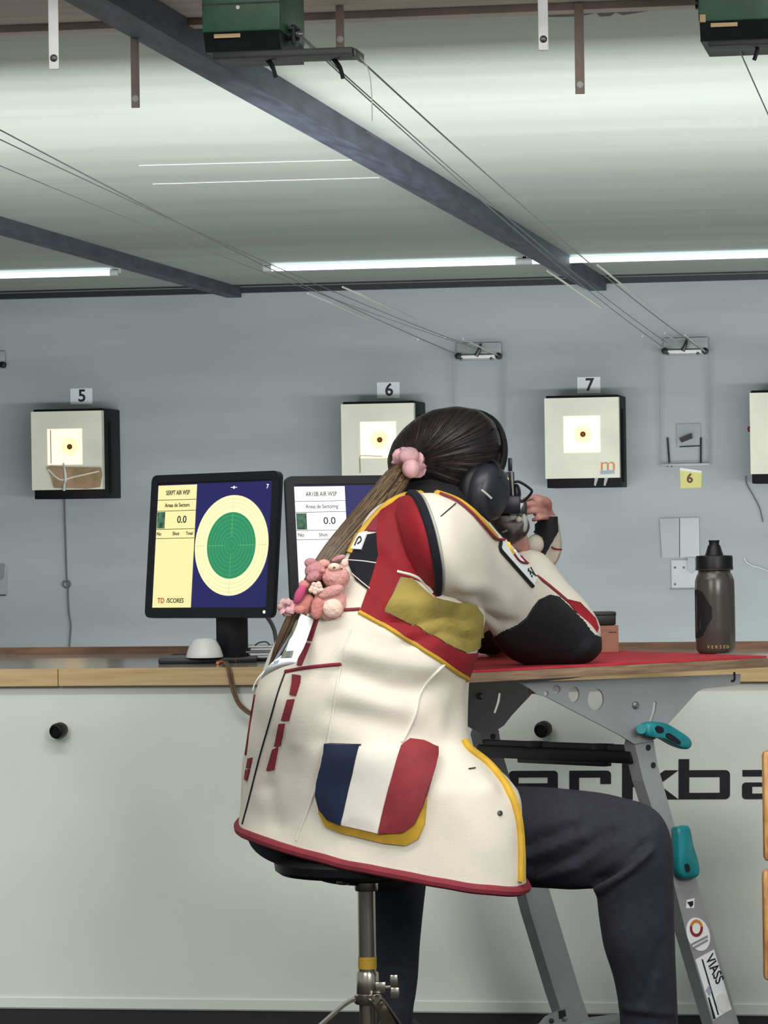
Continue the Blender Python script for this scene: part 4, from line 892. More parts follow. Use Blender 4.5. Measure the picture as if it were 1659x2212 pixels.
seam('collar_edge', [(950, 1070), (985, 1085), (1016, 1110), (1040, 1136), (1066, 1164), (1085, 1168)], sb, .0026, M['hemred'], sv, .004)
lg = patch('sleeve_badge', [(1087, 1160), (1100, 1166), (1160, 1242), (1150, 1264), (1076, 1184)], sb, M['paper'], sv, .004, st=6, label='white badge with yellow and red swoosh')
seam('badge_border', [(1087, 1160), (1074, 1184), (1148, 1267)], sb, .0034, M['ink'], lg, .003, curve=False)
seam('swoosh_yellow', [(1093, 1176), (1097, 1186), (1104, 1197)], sb, .0032, mat('badge_yellow', (226, 190, 60), .6), lg, .005)
seam('swoosh_red', [(1100, 1190), (1110, 1206), (1120, 1216), (1134, 1220)], sb, .0022, M['hemred'], lg, .005)
seam('swoosh_red', [(1120, 1204), (1128, 1213), (1136, 1220)], sb, .0018, M['hemred'], lg, .005)
for a, c in (((1136, 1236), (1146, 1226)), ((1140, 1242), (1152, 1233)), ((1144, 1248), (1156, 1240)), ((1148, 1231), (1153, 1246)), ((1141, 1228), (1150, 1244))): seam('badge_letter', [a, c], sb, .0013, M['ink'], lg, .005)
# ---- right forearm sleeve (lies behind the upper arm)
FAR = [(1296, 1392, 1200, 1430, 6.24, .045, 0, 0), (1295, 1348, 1190, 1420, 6.25, .07, 0, 0), (1266, 1300, 1150, 1380, 6.27, .066, 0, 0), (1226, 1258, 1116, 1320, 6.29, .06, 0, 0), (1194, 1216, 1096, 1262, 6.3, .054, 0, 0), (1170, 1194, 1086, 1226, 6.3, .046, 0, 0), (1140, 1186, 1090, 1206, 6.3, .036, 0, 0)]
b = B(); loft(b, FAR, 40, 40, 2.1, rnd1=.004); fv = obj('right_forearm_sleeve', b, M['canvas'], who); fb = b.bvh()
seam('sleeve_piping', [(1160, 1244), (1190, 1268), (1225, 1298), (1255, 1325)], fb, .0028, M['hemred'], fv, .001)
patch('cuff_flash', [(1222, 1296), (1252, 1304), (1284, 1338), (1290, 1358), (1284, 1372), (1262, 1346)], fb, M['redcl'], fv, .004, st=6, label='red triangle on the forearm')
# ---- left sleeve and glove
b = B(); loft(b, [(860, 1180, 935, 1100, 6.16, .09, 0, 0), (905, 1290, 1000, 1200, 6.28, .08, 0, 0), (985, 1372, 1062, 1290, 6.4, .065, 0, 0), (1030, 1404, 1082, 1350, 6.5, .055, 0, 0), (1068, 1410, 1092, 1366, 6.52, .045, 0, 0)], 30, 36, 2, rnd1=.01)
lsv = obj('left_sleeve', b, M['canvas'], who)
b = B(); loft(b, [(978, 1384, 1050, 1300, 6.425, .069, 0, 0), (1000, 1394, 1064, 1322, 6.455, .066, 0, 0), (1032, 1410, 1086, 1350, 6.5, .06, 0, 0), (1070, 1415, 1098, 1364, 6.52, .048, 0, 0)], 16, 32, 2, rnd1=.01); obj('left_elbow_pad', b, M['pad'], lsv, label='black elbow pad')
b = B(); loft(b, [(1062, 1390, 1100, 1412, 6.53, .04, 0, 0), (1100, 1290, 1170, 1320, 6.53, .045, 0, 0), (1150, 1210, 1200, 1235, 6.52, .04, 0, 0)], 24, 32, 2); obj('left_forearm_sleeve', b, M['canvas'], who)
b = B(); loft(b, [(1148, 1222, 1190, 1232, 6.52, .038, 0, 0), (1150, 1190, 1208, 1206, 6.52, .038, 0, 0), (1152, 1162, 1213, 1178, 6.515, .036, 0, 0), (1158, 1136, 1209, 1142, 6.51, .034, 0, 0), (1162, 1116, 1204, 1114, 6.505, .031, 0, 0)], 26, 32, 2.1)
folds(b, [([(1195, 1190), (1185, 1220)], 5, -.003), ([(1206, 1190), (1196, 1215)], 4, .003)], .002)
gl = obj('shooting_glove', b, M['glove'], who, label='cream glove with black wrist strap'); gb = b.bvh()
obj('thumb_pad', B().ball(P(1156, 1176, 6.48), R0 * .017, F0 * .016, V((0, 0, .019)), 18, 12), M['glove'], gl)
patch('glove_strap', [(1152, 1118), (1200, 1111), (1203, 1148), (1187, 1180), (1172, 1211), (1159, 1201), (1175, 1160), (1156, 1150)], gb, M['pad'], gl, .004, st=5, label='black strap')
seam('glove_seam', [(1191, 1181), (1201, 1186), (1212, 1187)], gb, .0016, M['hemred'], gl, .001)
# ---- shirt collar and hair
b = B(); inflate(b, [(852, 1072), (872, 1044), (930, 1030), (1000, 1050), (1050, 1090), (1066, 1150), (1040, 1150), (990, 1110), (930, 1085)], (945, 1070), 6.1, .085, .07, 48, 8)
obj('shirt_collar', b, M['shirt'], who)
HAIR = [(836, 992), (848, 955), (872, 925), (900, 902), (935, 885), (985, 877), (1035, 885), (1068, 912), (1084, 950), (1087, 1000), (1072, 1045), (1042, 1085), (1000, 1092), (950, 1085), (900, 1068), (862, 1050), (840, 1026)]
b = B(); inflate(b, HAIR, (970, 985), 6.13, .088, .045, 128, 26)
PIV = (884, 1002)
from mathutils import noise as NZ
at = []
for i, v in enumerate(b.v):
    px, py, d = proj(v); an = math.atan2(py - PIV[1], px - PIV[0]); ds = math.hypot(px - PIV[0], py - PIV[1]) / 200
    at.append((an, ds, (d - 6.13) * 2))
    if d < 6.13: b.v[i] = v - F0 * (.0022 * NZ.noise(V((an * 15, ds * 1.2, 0))) * min(1, ds * 3))
b.attr = at; hr = obj('hair', b, M['hair'], who); hv = b.bvh()
b = B()
for k in range(240):
    an = random.uniform(-2.9, 2.2) * .62 - .15; L_ = random.uniform(90, 215); a0 = an + random.uniform(-.04, .04); pts = []
    for j in range(12):
        s = .12 + .88 * j / 11; bend = .16 * s * s * math.sin(an + .4)
        x, y = PIV[0] + math.cos(an + bend) * L_ * s, PIV[1] + math.sin(an + bend) * L_ * s
        if not inpoly(x, y, HAIR): break
        h = hit(hv, x, y, .0004)
        if not h: break
        pts.append(h[0])
    if len(pts) > 4: b.tube(pts, [.0009 * (1 - .7 * (j / len(pts))) for j in range(len(pts))], 4)
obj('hair_strands', b, M['hairst'], hr, kind='stuff')
PL = [(858, 1000), (835, 1020), (790, 1074), (745, 1126), (700, 1182), (662, 1242), (640, 1292), (614, 1342), (594, 1394), (580, 1440)]
PR = [(884, 1024), (882, 1042), (852, 1090), (812, 1134), (768, 1180), (734, 1214), (705, 1262), (680, 1312), (650, 1360), (602, 1432)]
PD = [6.04, 6.02, 5.98, 5.93, 5.89, 5.87, 5.86, 5.86, 5.86, 5.86]; PB = [.022, .026, .032, .034, .034, .033, .03, .026, .02, .010]
pr = [(l[0], l[1], r[0], r[1], d, k, 0, 0) for l, r, d, k in zip(PL, PR, PD, PB)]
b = B(); loft(b, pr, 60, 40, 2); at = []
for i in range(60):
    for j in range(40): at.append((abs(j - 20) / 20 * 2.2, i / 60 * 4, 0))
for i in range(60):
    c = sum(b.v[i * 40:(i + 1) * 40], V()) / 40
    for j in range(40): v = b.v[i * 40 + j]; b.v[i * 40 + j] = c + (v - c) * (1 + .10 * NZ.noise(V((j * .8, i * .05, 3))) )
b.attr = at; pt = obj('ponytail', b, M['pony'], who, label='long light brown ponytail')
PRC = cr(pr, 200)
for kk in (0, 1):
    b = B()
    for k in range(90):
        u = random.uniform(-1.02, 1.02); w = math.sqrt(max(0, 1 - min(1, u * u))); pts = []; off = random.uniform(-.08, .08); s0 = random.uniform(0, .25); s1 = random.uniform(.6, 1.0)
        for j in range(16):
            s = s0 + (s1 - s0) * j / 15; r = cr(pr, 200)[int(s * 199)] if 0 else PRC[int(s * 199)] if 'PRC' in globals() else None
            if r is None:
                PRC = cr(pr, 200); r = PRC[int(s * 199)]
            uu = u + off * math.sin(s * 5 + k)
            x, y = (r[0] + r[2]) / 2 + uu * (r[2] - r[0]) / 2, (r[1] + r[3]) / 2 + uu * (r[3] - r[1]) / 2
            pts.append(P(x, y, r[4]) - F0 * (r[5] * math.sqrt(max(0, 1 - min(1, uu * uu))) + .001))
        b.tube(pts, [.0011 * (1 - .6 * j / 16) for j in range(16)], 4)
    obj('ponytail_strands', b if kk else b, M['ponyst' if kk else 'ponyst2'], pt, kind='stuff')
sc = B(); c = P(884, 1000, 6.03); ax = (P(858, 1030, 6.0) - P(900, 975, 6.05)).normalized(); e1 = ax.cross(F0).normalized(); e2 = ax.cross(e1)
ringp = [c + (e1 * math.cos(t) * .019 + e2 * math.sin(t) * .017) + ax * .004 * math.sin(5 * t) for t in (2 * math.pi * j / 40 for j in range(40))]
sc.tube(ringp, [.0125 + .0035 * math.sin(j * 2.1) for j in range(40)], 10, closed=True)
st_ = obj('hair_tie', sc, M['scrunchie'], who, label='pink satin scrunchie')
obj('hair_tie_knot', B().ball(P(884, 985, 6.0), R0 * .018, F0 * .014, V((0, 0, .016)), 16, 10).ball(P(888, 1012, 5.995), R0 * .016, F0 * .014, V((0, 0, .017)), 16, 10), M['scrunchie'], st_)
# ================================================================== EAR DEFENDERS
cN = (R0 * .72 - F0 * .68 - V((0, 0, .10))).normalized(); cU = (V((0, 0, 1)) - cN * cN.z).normalized(); cU = (cU + cN.cross(cU) * -.12).normalized()
c0 = P(1032, 1062, 6.075)
t = thing('ear_defenders', c0, 'black ear defenders worn over the dark hair', 'ear muffs')
def oval(b, o, prof, su, sv): 
    e1 = cU; e2 = cN.cross(cU)
    return b.rings([[o + cN * h + (e1 * math.cos(a) * su + e2 * math.sin(a) * sv) * max(r, 1e-4) for a in (2 * math.pi * j / 40 for j in range(40))] for r, h in prof])
obj('cushion', oval(B(), c0, [(.6, -.012), (1, -.008), (1.06, .0), (1.04, .010), (.95, .015), (.5, .016)], .050, .043), M['black'], t)
cu = obj('cup', oval(B(), c0, [(.94, .012), (1, .018), (.99, .028), (.93, .038), (.78, .046), (.45, .050), (.0, .051)], .052, .043), mat('dark_grey_cup', (34, 36, 44), .4), t, label='dark grey oval ear cup')
h0 = c0 + cN * .049
obj('cup_line', B().tube(crp([P(1040, 1058, 6.02), P(1050, 1066, 6.018), P(1062, 1077, 6.02)], 8), .0022, 6), M['greyline'], cu)
obj('headband', B().tube(crp([P(1068, 1040, 6.05), P(1086, 1000, 6.08), P(1089, 965, 6.11), P(1080, 930, 6.14), P(1062, 906, 6.165), P(1030, 892, 6.19), P(985, 890, 6.21), P(945, 902, 6.23), P(925, 930, 6.26), P(930, 1000, 6.27)], 40), [.0068] * 40, 8), M['black'], t)
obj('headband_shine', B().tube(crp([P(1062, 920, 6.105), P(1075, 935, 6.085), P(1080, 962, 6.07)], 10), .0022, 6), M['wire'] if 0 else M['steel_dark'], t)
obj('cup_fork', B().tube(crp([c0 + cU * .05 + cN * .01, c0 + cU * .058 + cN * .024, c0 + cU * .05 + cN * .04, c0 + cU * .03 + cN * .048], 12), .0036, 8), M['black'], t)
obj('far_cup', oval(B(), P(945, 1050, 6.275), [(.9, .0), (1.0, -.01), (1, -.02), (.7, -.036), (0, -.04)], .05, .042), M['black'], t)
# ================================================================== AIR RIFLE
aim = onY(821, 950, YT); r0 = P(1098, 1052, 6.24); ax = (aim - r0).normalized(); rx = ax.cross(V((0, 0, 1))).normalized(); ru = rx.cross(ax)
t = thing('air_rifle', P(1098, 1130, 6.24), 'dark air rifle with mottled stock held by the shooter, aimed away', 'rifle')
q = lambda x, y, k=0: P(x, y, 6.24) + ax * k
obj('barrel', B().tube([q(1098, 1078, .02), q(1098, 1078, .62)], .0095, 14), M['rifle'], t)
obj('air_cylinder', B().tube([q(1098, 1106, .06), q(1098, 1106, .42)], .014, 16), M['rifle'], t)
obj('receiver', B().box(q(1097, 1088, .05), rx * .018, ax * .13, ru * .016, .003), M['rifle'], t)
sg = obj('rear_sight', B().box(q(1085, 1050, -.02), rx * .020, ax * .02, ru * .027, .003), M['rifle'], t)
b = B()
for pts in ([(1089, 1020), (1105, 1018), (1109, 1080), (1070, 1084)],): b.tube([P(x, y, 6.19) for x, y in pts], .0018, 6)
obj('sight_edge', b, M['greyline'], sg)
obj('sight_post', B().box(P(1102, 1006, 6.215), rx * .0036, ax * .006, ru * .014, .001), M['rifle'], sg)
obj('sight_mark', B().prism([P(x, y, 6.188) for x, y in [(1091, 1037), (1094, 1029), (1099, 1034), (1098, 1038)]], -F0 * .002), M['lime'], sg)
obj('sight_mark', B().prism([P(x, y, 6.188) for x, y in [(1082, 1049), (1084, 1043), (1086, 1049)]], -F0 * .002), M['greyline'], sg)
obj('sight_knob', B().ball(P(1115, 1066, 6.22), R0 * .009, F0 * .014, V((0, 0, .018)), 18, 12), M['rifle'], sg)
obj('sight_strap', B().tube(crp([P(x, y, 6.21) for x, y in [(1108, 1043), (1118, 1040), (1130, 1045), (1143, 1054), (1149, 1061), (1143, 1071), (1132, 1081), (1118, 1086)]], 26), .0024, 8), M['black'], sg)
b = B(); inflate(b, [(1053, 1106), (1075, 1098), (1105, 1100), (1125, 1106), (1142, 1118), (1147, 1140), (1136, 1160), (1118, 1172), (1098, 1172), (1075, 1150), (1058, 1128)], (1100, 1136), 6.2, .028, .04, 56, 10)
folds(b, [([(1060, 1130), (1110, 1120)], 7, -.005), ([(1100, 1160), (1130, 1130)], 6, .004)], .006)
sk = obj('stock', b, M['camo'], t, label='mottled brown and black stock')
obj('stock_plate', B().ball(P(1132, 1130, 6.185), R0 * .007, F0 * .008, V((0, 0, .017)), 14, 10), M['greyline'], sk)
obj('stock_plate', B().ball(P(1120, 1122, 6.18), R0 * .006, F0 * .006, V((0, 0, .006)), 12, 8), M['glove'], sk)
obj('stock_screw', B().tube([P(1085, 1150, 6.172), P(1096, 1146, 6.17)], .002, 6), M['galv'], sk)
obj('grip_rest', B().box(P(1107, 1108, 6.2), rx * .006, ax * .02, ru * .012, .002), M['greyline'], t)
obj('fore_end', B().box(q(1120, 1106, .22), rx * .02, ax * .16, ru * .02, .006), M['rifle'], t)
obj('cheek_piece', B().box(P(1062, 1112, 6.18), rx * .014, ax * .05, ru * .012, .004), M['rifle'], t)
obj('white_lever', B().tube([P(1116, 1098, 6.2), P(1124, 1088, 6.22)], [.008, .006], 8), M['white_plastic'], t)
# ================================================================== CHARMS ON THE PONYTAIL
def ball(b, x, y, d, rx_, ry_, rz_=None, rot=0):
    k = d / FPX; a = R0 * math.cos(rot) - V((0, 0, 1)) * math.sin(rot); c = R0 * math.sin(rot) + V((0, 0, 1)) * math.cos(rot)
    return b.ball(P(x, y, d), a * (rx_ * k), F0 * ((rz_ or min(rx_, ry_)) * k), c * (ry_ * k), 22, 14)
D = 5.80
t = thing('plush_bear', P(712, 1342, D), 'pink plush bear charm hanging at the ponytail, right and larger one', 'plush toy', 'plush bear charms')
obj('body', ball(B(), 712, 1304, D, 36, 36, 26), M['plush'], t)
hd = obj('head', ball(B(), 726, 1247, D, 30, 26, 24), M['plush'], t)
obj('ear', ball(B(), 745, 1216, D, 8, 9, 6), M['plush_light'], hd); obj('ear', ball(B(), 731, 1206, D + .01, 16, 6, 6, -.35), M['plush2'], hd)
obj('muzzle', ball(B(), 722, 1225, D - .014, 14, 9, 8), M['plush_light'], hd)
for x, y in ((722, 1226), (738, 1229)): obj('eye', ball(B(), x, y, D - .022, 2.6, 2.2, 2), M['brown_ink'], hd)
obj('arm', ball(B(), 714, 1279, D - .016, 30, 13, 12, -.35), M['plush'], t)
obj('leg', ball(B(), 719, 1314, D - .018, 22, 21, 14), M['plush_light'], t); obj('leg', ball(B(), 687, 1310, D - .012, 15, 28, 13, .2), M['coral'], t)
obj('foot', ball(B(), 739, 1333, D, 10, 8, 8), M['plush'], t)
obj('tail', ball(B(), 741, 1290, D + .01, 9, 9, 8), M['plush'], t)
t = thing('plush_bear', P(662, 1330, D), 'mauve pink plush bear charm with magenta belly, left and smaller one', 'plush toy', 'plush bear charms')
obj('body', ball(B(), 660, 1306, D + .01, 20, 24, 18, .3), M['coral'], t)
hd = obj('head', ball(B(), 682, 1234, D + .012, 24, 22, 18), M['plush2'], t)
obj('ear', ball(B(), 671, 1216, D + .01, 14, 11, 8), M['plush2'], hd); obj('ear', ball(B(), 700, 1217, D + .01, 13, 9, 8), M['plush'], hd)
obj('muzzle', ball(B(), 676, 1246, D - .004, 16, 10, 9, -.4), M['plush2'], hd); obj('nose', ball(B(), 698, 1233, D - .008, 6, 5, 4), M['coral'], hd)
obj('belly', ball(B(), 648, 1284, D - .004, 11, 22, 10, .45), M['magenta'], t)
obj('arm', ball(B(), 657, 1263, D, 12, 10, 8), M['coral'], t)
b = B()
for k in range(11): ball(b, 683 + 13 * math.cos(k * 2.4) * (k / 11) ** .5, 1271 + 11 * math.sin(k * 2.4) * (k / 11) ** .5, D - .02, 6, 6, 6)
obj('bow', b, M['plush_light'], t)
obj('foot', ball(B(), 648, 1316, D, 14, 10, 9), M['coral'], t)
t = thing('satin_bobble', P(618, 1330, D), 'small mauve satin bobble at the end of the ponytail', 'hair bobble')
b = B(); c = P(619, 1312, D)
b.tube([c + (R0 * math.cos(a) * .009 + V((0, 0, 1)) * math.sin(a) * .009) + F0 * .004 * math.sin(3 * a) for a in (2 * math.pi * j / 28 for j in range(28))], [.0062 + .002 * math.sin(j * 2.3) for j in range(28)], 8, closed=True)
ball(b, 606, 1311, D - .004, 7, 8, 7); ball(b, 624, 1318, D - .006, 9, 8, 7)
obj('gathered_satin', b, M['scrunchie'], t)
obj('loop', B().tube(crp([P(631, 1310, D), P(640, 1306, D), P(650, 1304, D), P(634, 1322, D), P(627, 1328, D)], 14), .0022, 6), M['plush2'], t)
# paper tag
t = thing('paper_tag', P(620, 1470, D), 'long white paper tag hanging below the plush bears', 'tag')
rows = [((650, 1325), (678, 1338), 5.80), ((640, 1350), (670, 1362), 5.795), ((626, 1382), (657, 1397), 5.76), ((611, 1412), (643, 1423), 5.735), ((590, 1429), (636, 1433), 5.73), ((574, 1446), (608, 1442), 5.74), ((561, 1470), (575, 1458), 5.77)]
rr = cr([(a[0], a[1], c[0], c[1], d) for a, c, d in rows], 28); b = B(); n = 6; vs = []; fs = []
for i, r in enumerate(rr):
    for j in range(n + 1):
        s = j / n; vs.append(P(r[0] + (r[2] - r[0]) * s, r[1] + (r[3] - r[1]) * s, r[4]) - F0 * (.006 * math.sin(s * math.pi)))
k = len(vs); vs2 = vs + [v + F0 * .0012 for v in vs]
for i in range(len(rr) - 1):
    for j in range(n):
        a = i * (n + 1) + j; f = (a, a + 1, a + n + 2, a + n + 1); fs += [f, tuple(x + k for x in f[::-1])]
for i in range(len(rr) - 1):
    for j in (0, n): a = i * (n + 1) + j; e = a + n + 1; fs.append((a, e, e + k, a + k))
b.add(vs2, fs); sh = obj('sheet', b, M['paper'], t); tbv = b.bvh()
patch('printed_mark', [(612, 1408), (634, 1406), (630, 1421), (606, 1422)], tbv, M['scr_photo'] if 0 else mat('greenish_print', (120, 126, 96), .7, rgb2=(70, 80, 90), vscale=160), sh, .0008, st=4)
patch('printed_mark', [(588, 1430), (604, 1426), (600, 1432), (586, 1436)], tbv, mat('blue_print', (140, 150, 170), .7), sh, .0008, st=4)
obj('string', B().tube(crp([P(572, 1450, 5.775), P(560, 1462, 5.77), P(550, 1478, 5.775), P(546, 1492, 5.78)], 12), .0012, 5), M['paper'], t)
obj('hanging_loop', B().tube([P(664, 1331, 5.80), P(672, 1318, 5.815)], .002, 6), M['paper'], t)
# ================================================================== STOOL
sx = P(791, 1900, 5.95); sx.z = 0
t = thing('drum_stool', sx, 'black round stool with chrome post and tripod legs under the shooter', 'stool')
zz = lambda y: P(791, y, 5.95).z
st = zz(1846)
obj('seat', B().lathe(sx, (0, 0, 1), [(.1, st - .034), (.148, st - .031), (.158, st - .024), (.160, st - .010), (.152, st - .002), (.12, st + .004), (0, st + .005)], 48), M['black'], t)
obj('seat_bracket', B().lathe(sx, (0, 0, 1), [(.05, st - .045), (.05, st - .034), (.07, st - .032)], 24), M['blackmat'], t)
obj('post', B().lathe(sx, (0, 0, 1), [(.0155, zz(2290)), (.0155, zz(1888))], 24), M['chrome'], t)
cl = obj('upper_collar', B().lathe(sx, (0, 0, 1), [(.019, zz(1924)), (.0205, zz(1920)), (.0205, zz(1892)), (.019, zz(1886))], 24), M['chrome'], t)
obj('clamp_screw', B().tube([P(772, 1904, 5.94), P(752, 1903, 5.93)], .008, 10), M['steel_dark'], cl)
obj('wing_nut', B().box(P(741, 1904, 5.925), R0 * .011, F0 * .003, V((0, 0, .0045)), .002), M['chrome'], cl)
obj('seat_bolt', B().tube([P(729, 1884, 5.93), P(729, 1893, 5.93)], [.005, .002], 8), M['black'], t)
obj('yellow_tape', B().lathe(sx, (0, 0, 1), [(.0162, zz(2092)), (.0162, zz(2066))], 24), M['tape'], t)
lc = obj('lower_collar', B().lathe(sx, (0, 0, 1), [(.0185, zz(2150)), (.0195, zz(2146)), (.0195, zz(2104)), (.0175, zz(2098))], 24), M['chrome'], t)
obj('clamp_block', B().box(P(822, 2132, 5.94), R0 * .009, F0 * .009, V((0, 0, .010)), .002), M['chrome'], lc)
wg = obj('wing_screw', B().tube([P(828, 2133, 5.94), P(850, 2131, 5.935)], .004, 8), M['chrome'], lc)
obj('wing', B().box(P(851, 2119, 5.93), R0 * .0065, F0 * .0025, V((0, 0, .011)), .002).box(P(853, 2145, 5.93), R0 * .0075, F0 * .0025, V((0, 0, .010)), .002), M['chrome'], wg)
hub = obj('leg_hub', B().lathe(sx, (0, 0, 1), [(.022, zz(2168)), (.024, zz(2164)), (.024, zz(2150)), (.020, zz(2146))], 24), M['chrome'], t)
obj('hub_bolt', B().lathe(P(814, 2158, 5.92), -F0, [(.008, -.01), (.008, .004), (.005, .008), (0, .008)], 12), M['chrome'], hub)
obj('hub_bolt', B().lathe(P(818, 2182, 5.915), -F0, [(.004, -.01), (.004, .004), (0, .005)], 12), M['chrome'], hub)
for a in (math.radians(186), math.radians(300), math.radians(62)):
    dr = R0 * math.cos(a) + F0 * math.sin(a); sd = dr.cross(V((0, 0, 1)))
    top = V((sx.x, sx.y, zz(2157)))
    pts = [top + dr * .022, top + dr * .045 - V((0, 0, .012)), top + dr * .12 - V((0, 0, .075)), V((sx.x, sx.y, .012)) + dr * .235]
    lg_ = B()
    rs = []
    for p in crp(pts, 14): rs.append([p + sd * .011 + V((0, 0, .003)), p - sd * .011 + V((0, 0, .003)), p - sd * .011 - V((0, 0, .003)), p + sd * .011 - V((0, 0, .003))])
    lg_.rings(rs); lo = obj('leg', lg_, M['chrome'], t)
    obj('rubber_foot', B().tube([V((sx.x, sx.y, .0105)) + dr * .222, V((sx.x, sx.y, .0105)) + dr * .25], .0105, 10), M['black'], lo)
    obj('brace', B().box((top - V((0, 0, .13)) + dr * .018 + V((sx.x, sx.y, .055)) + dr * .185) / 2, (V((sx.x, sx.y, .055)) + dr * .185 - (top - V((0, 0, .13)) + dr * .018)) / 2, sd * .008, V((0, 0, .0025))), M['chrome'], t)
# ================================================================== TABLE
K = onZ(1663, 1419, .749); A = onZ(1020, 1451, .749); tx = (K - A).normalized(); ty = V((-tx.y, tx.x, 0)); Wd = .51
LEN = (K - A).length + .01; A = K - tx * LEN
t = thing('shooting_table', V((A.x, A.y, 0)), 'grey steel folding table with plywood top under the shooter elbow', 'table')
obj('tabletop', B().box(A + tx * (LEN / 2) + ty * (Wd / 2) - V((0, 0, .0105)), tx * (LEN / 2), ty * (Wd / 2), V((0, 0, .0085)), .001), M['ply'], t)
ft = B(); nx = 46; rows = []
ins = .004
outl = [(0, 0), (1, 0), (1, 1), (0, 1)]
prv = []
for e in range(4):
    (a0, b0), (a1, b1) = outl[e], outl[(e + 1) % 4]
    for j in range(30):
        s = j / 30; wob = .004 * NZ.noise(V((e * 9 + s * 7, 1, 2)))
        prv.append(A + tx * (ins + (LEN - 2 * ins) * (a0 + (a1 - a0) * s)) + ty * (ins + (Wd - 2 * ins) * (b0 + (b1 - b0) * s)) + (ty if e in (0, 2) else tx) * wob + V((0, 0, -.0015)))
ft.prism(prv, (0, 0, .0035))
obj('felt_cover', ft, M['redfelt'], t, smooth=False, label='red felt on the tabletop')
pn = ty; PO = A + ty * .035
pl = lambda x, y, k=0: onplane(x, y, PO + ty * k, pn)
def steel(poly, holes, nm, k, th, ma='steel', par=None):
    """plate in the table side plane with holes"""
    pts = [V((x, y)) for x, y in dens(poly, 40)]; ed = [(i, (i + 1) % len(pts)) for i in range(len(pts))]
    for h in holes:
        o = len(pts); hp = [(h[0] + h[2] * math.cos(a), h[1] + h[3] * math.sin(a)) for a in (2 * math.pi * j / 16 for j in range(16))] if len(h) == 4 else h
        pts += [V(p) for p in hp]; ed += [(o + i, o + (i + 1) % len(hp)) for i in range(len(hp))]
    r = delaunay_2d_cdt(pts, ed, [], 1, 1e-4); co, fs = r[0], []
    for f in r[2]:
        cx = sum(co[i].x for i in f) / len(f); cy = sum(co[i].y for i in f) / len(f)
        if any((len(h) == 4 and ((cx - h[0]) / h[2]) ** 2 + ((cy - h[1]) / h[3]) ** 2 < .93) or (len(h) > 4 and inpoly(cx, cy, h)) for h in holes): continue
        fs.append(tuple(f))
    n = len(co); b = B(); cnt = {(f[i], f[(i + 1) % 3]) for f in fs for i in range(3)}
    b.add([pl(c.x, c.y, k) for c in co] + [pl(c.x, c.y, k) + ty * th for c in co], fs + [tuple(i + n for i in f[::-1]) for f in fs] + [(e[1], e[0], e[0] + n, e[1] + n) for e in cnt if (e[1], e[0]) not in cnt])
    return obj(nm, b, M[ma], par or t, smooth=False)
HOLES = [(1202, 1489, 9, 9), (1240, 1500, 12, 17), (1287, 1511, 17.5, 24), (1180, 1498, 5, 5), [(1413, 1514), (1419, 1517), (1417, 1535), (1408, 1562), (1401, 1561), (1408, 1540)]]
PLT = [(1122, 1474), (1600, 1456), (1599, 1478), (1575, 1482), (1520, 1488), (1507, 1494), (1442, 1566), (1424, 1590), (1408, 1601), (1370, 1607), (1336, 1586), (1180, 1505), (1160, 1500), (1148, 1490)]
sp = steel(PLT, HOLES, 'side_plate', 0, .004)
obj('bolt', B().lathe(pl(1372, 1523, -.001), -ty, [(.0068, -.002), (.0068, .003), (.004, .006), (0, .006)], 16), M['galv'], sp)
obj('hook_cut', B().tube(crp([pl(x, y, -.001) for x, y in [(1586, 1452), (1587, 1462), (1586, 1470), (1580, 1471)]], 10), .0022, 6), M['ink'], sp)
obj('wing_hole_block', B().prism([pl(x, y, .012) for x, y in [(1146, 1478), (1172, 1474), (1172, 1499), (1150, 1499)]], ty * .01), M['wood_dark'], t)
Wn = ty * .462                                  # distance to the far side frame
def shifted(o):
    c = o.copy(); COL.objects.link(c); c.location = o.location + Wn; c.parent = t
    for ch in o.children:
        d = ch.copy(); COL.objects.link(d); d.parent = c
    return c
shifted(sp)
LL = [(1374, 1600), (1386, 1726), (1452, 1904), (1483, 2019), (1538, 2205), (1577, 2325)]; LR = [(1412, 1600), (1420, 1650), (1456, 1779), (1505, 1901), (1540, 2019), (1594, 2205), (1634, 2325)]
lpoly = [(1380, 1590), (1372, 1604)] + LL[2:3] * 0 + [(1362, 1626), (1388, 1722), (1450, 1904)] + LL[3:] + LR[::-1][0:7] + [(1406, 1592)]
b = B(); b.prism([pl(x, y, .004) for x, y in [(1377, 1592), (1372, 1612), (1390, 1688), (1426, 1801), (1450, 1885)] + LL[3:] + LR[::-1]], ty * .032)
# pinned foot on the floor
leg = obj('leg', b, M['steel'], t, smooth=False)
for x, y in ((1400, 1615), (1411, 1653)): obj('leg_hole', B().lathe(pl(x, y, .0035), -ty, [(.0055, -.002), (.0055, .0012), (0, .0012)], 14), M['ink'], leg)
leg2 = shifted(leg)
fx = pl(1606, 2320, .02); fx.z = 0
for k in (0, 1):
    fo = fx + Wn * k
    f_ = obj('foot_bar', B().box(fo + V((0, 0, .0095)) - tx * .10, tx * .26, ty * .022, V((0, 0, .009)), .003), M['steel'], t)
    o2 = fo - tx * .03 + V((0, 0, .04))
hg = B(); fp = onplane(1205, 2200, PO + Wn - ty * .0, pn)
hg.prism([onplane(x, y, PO + Wn, pn) for x, y in [(1163, 2212), (1176, 2196), (1196, 2186), (1222, 2176), (1240, 2186), (1248, 2212), (1262, 2290), (1180, 2290)]], -ty * .012)
hj = obj('foot_hinge', hg, M['steel'], t, smooth=False)
obj('hinge_hole', B().prism([onplane(x, y, PO + Wn - ty * .0125, pn) for x, y in [(1206, 2184), (1220, 2181), (1222, 2196), (1208, 2201)]], -ty * .002), M['ink'], hj)
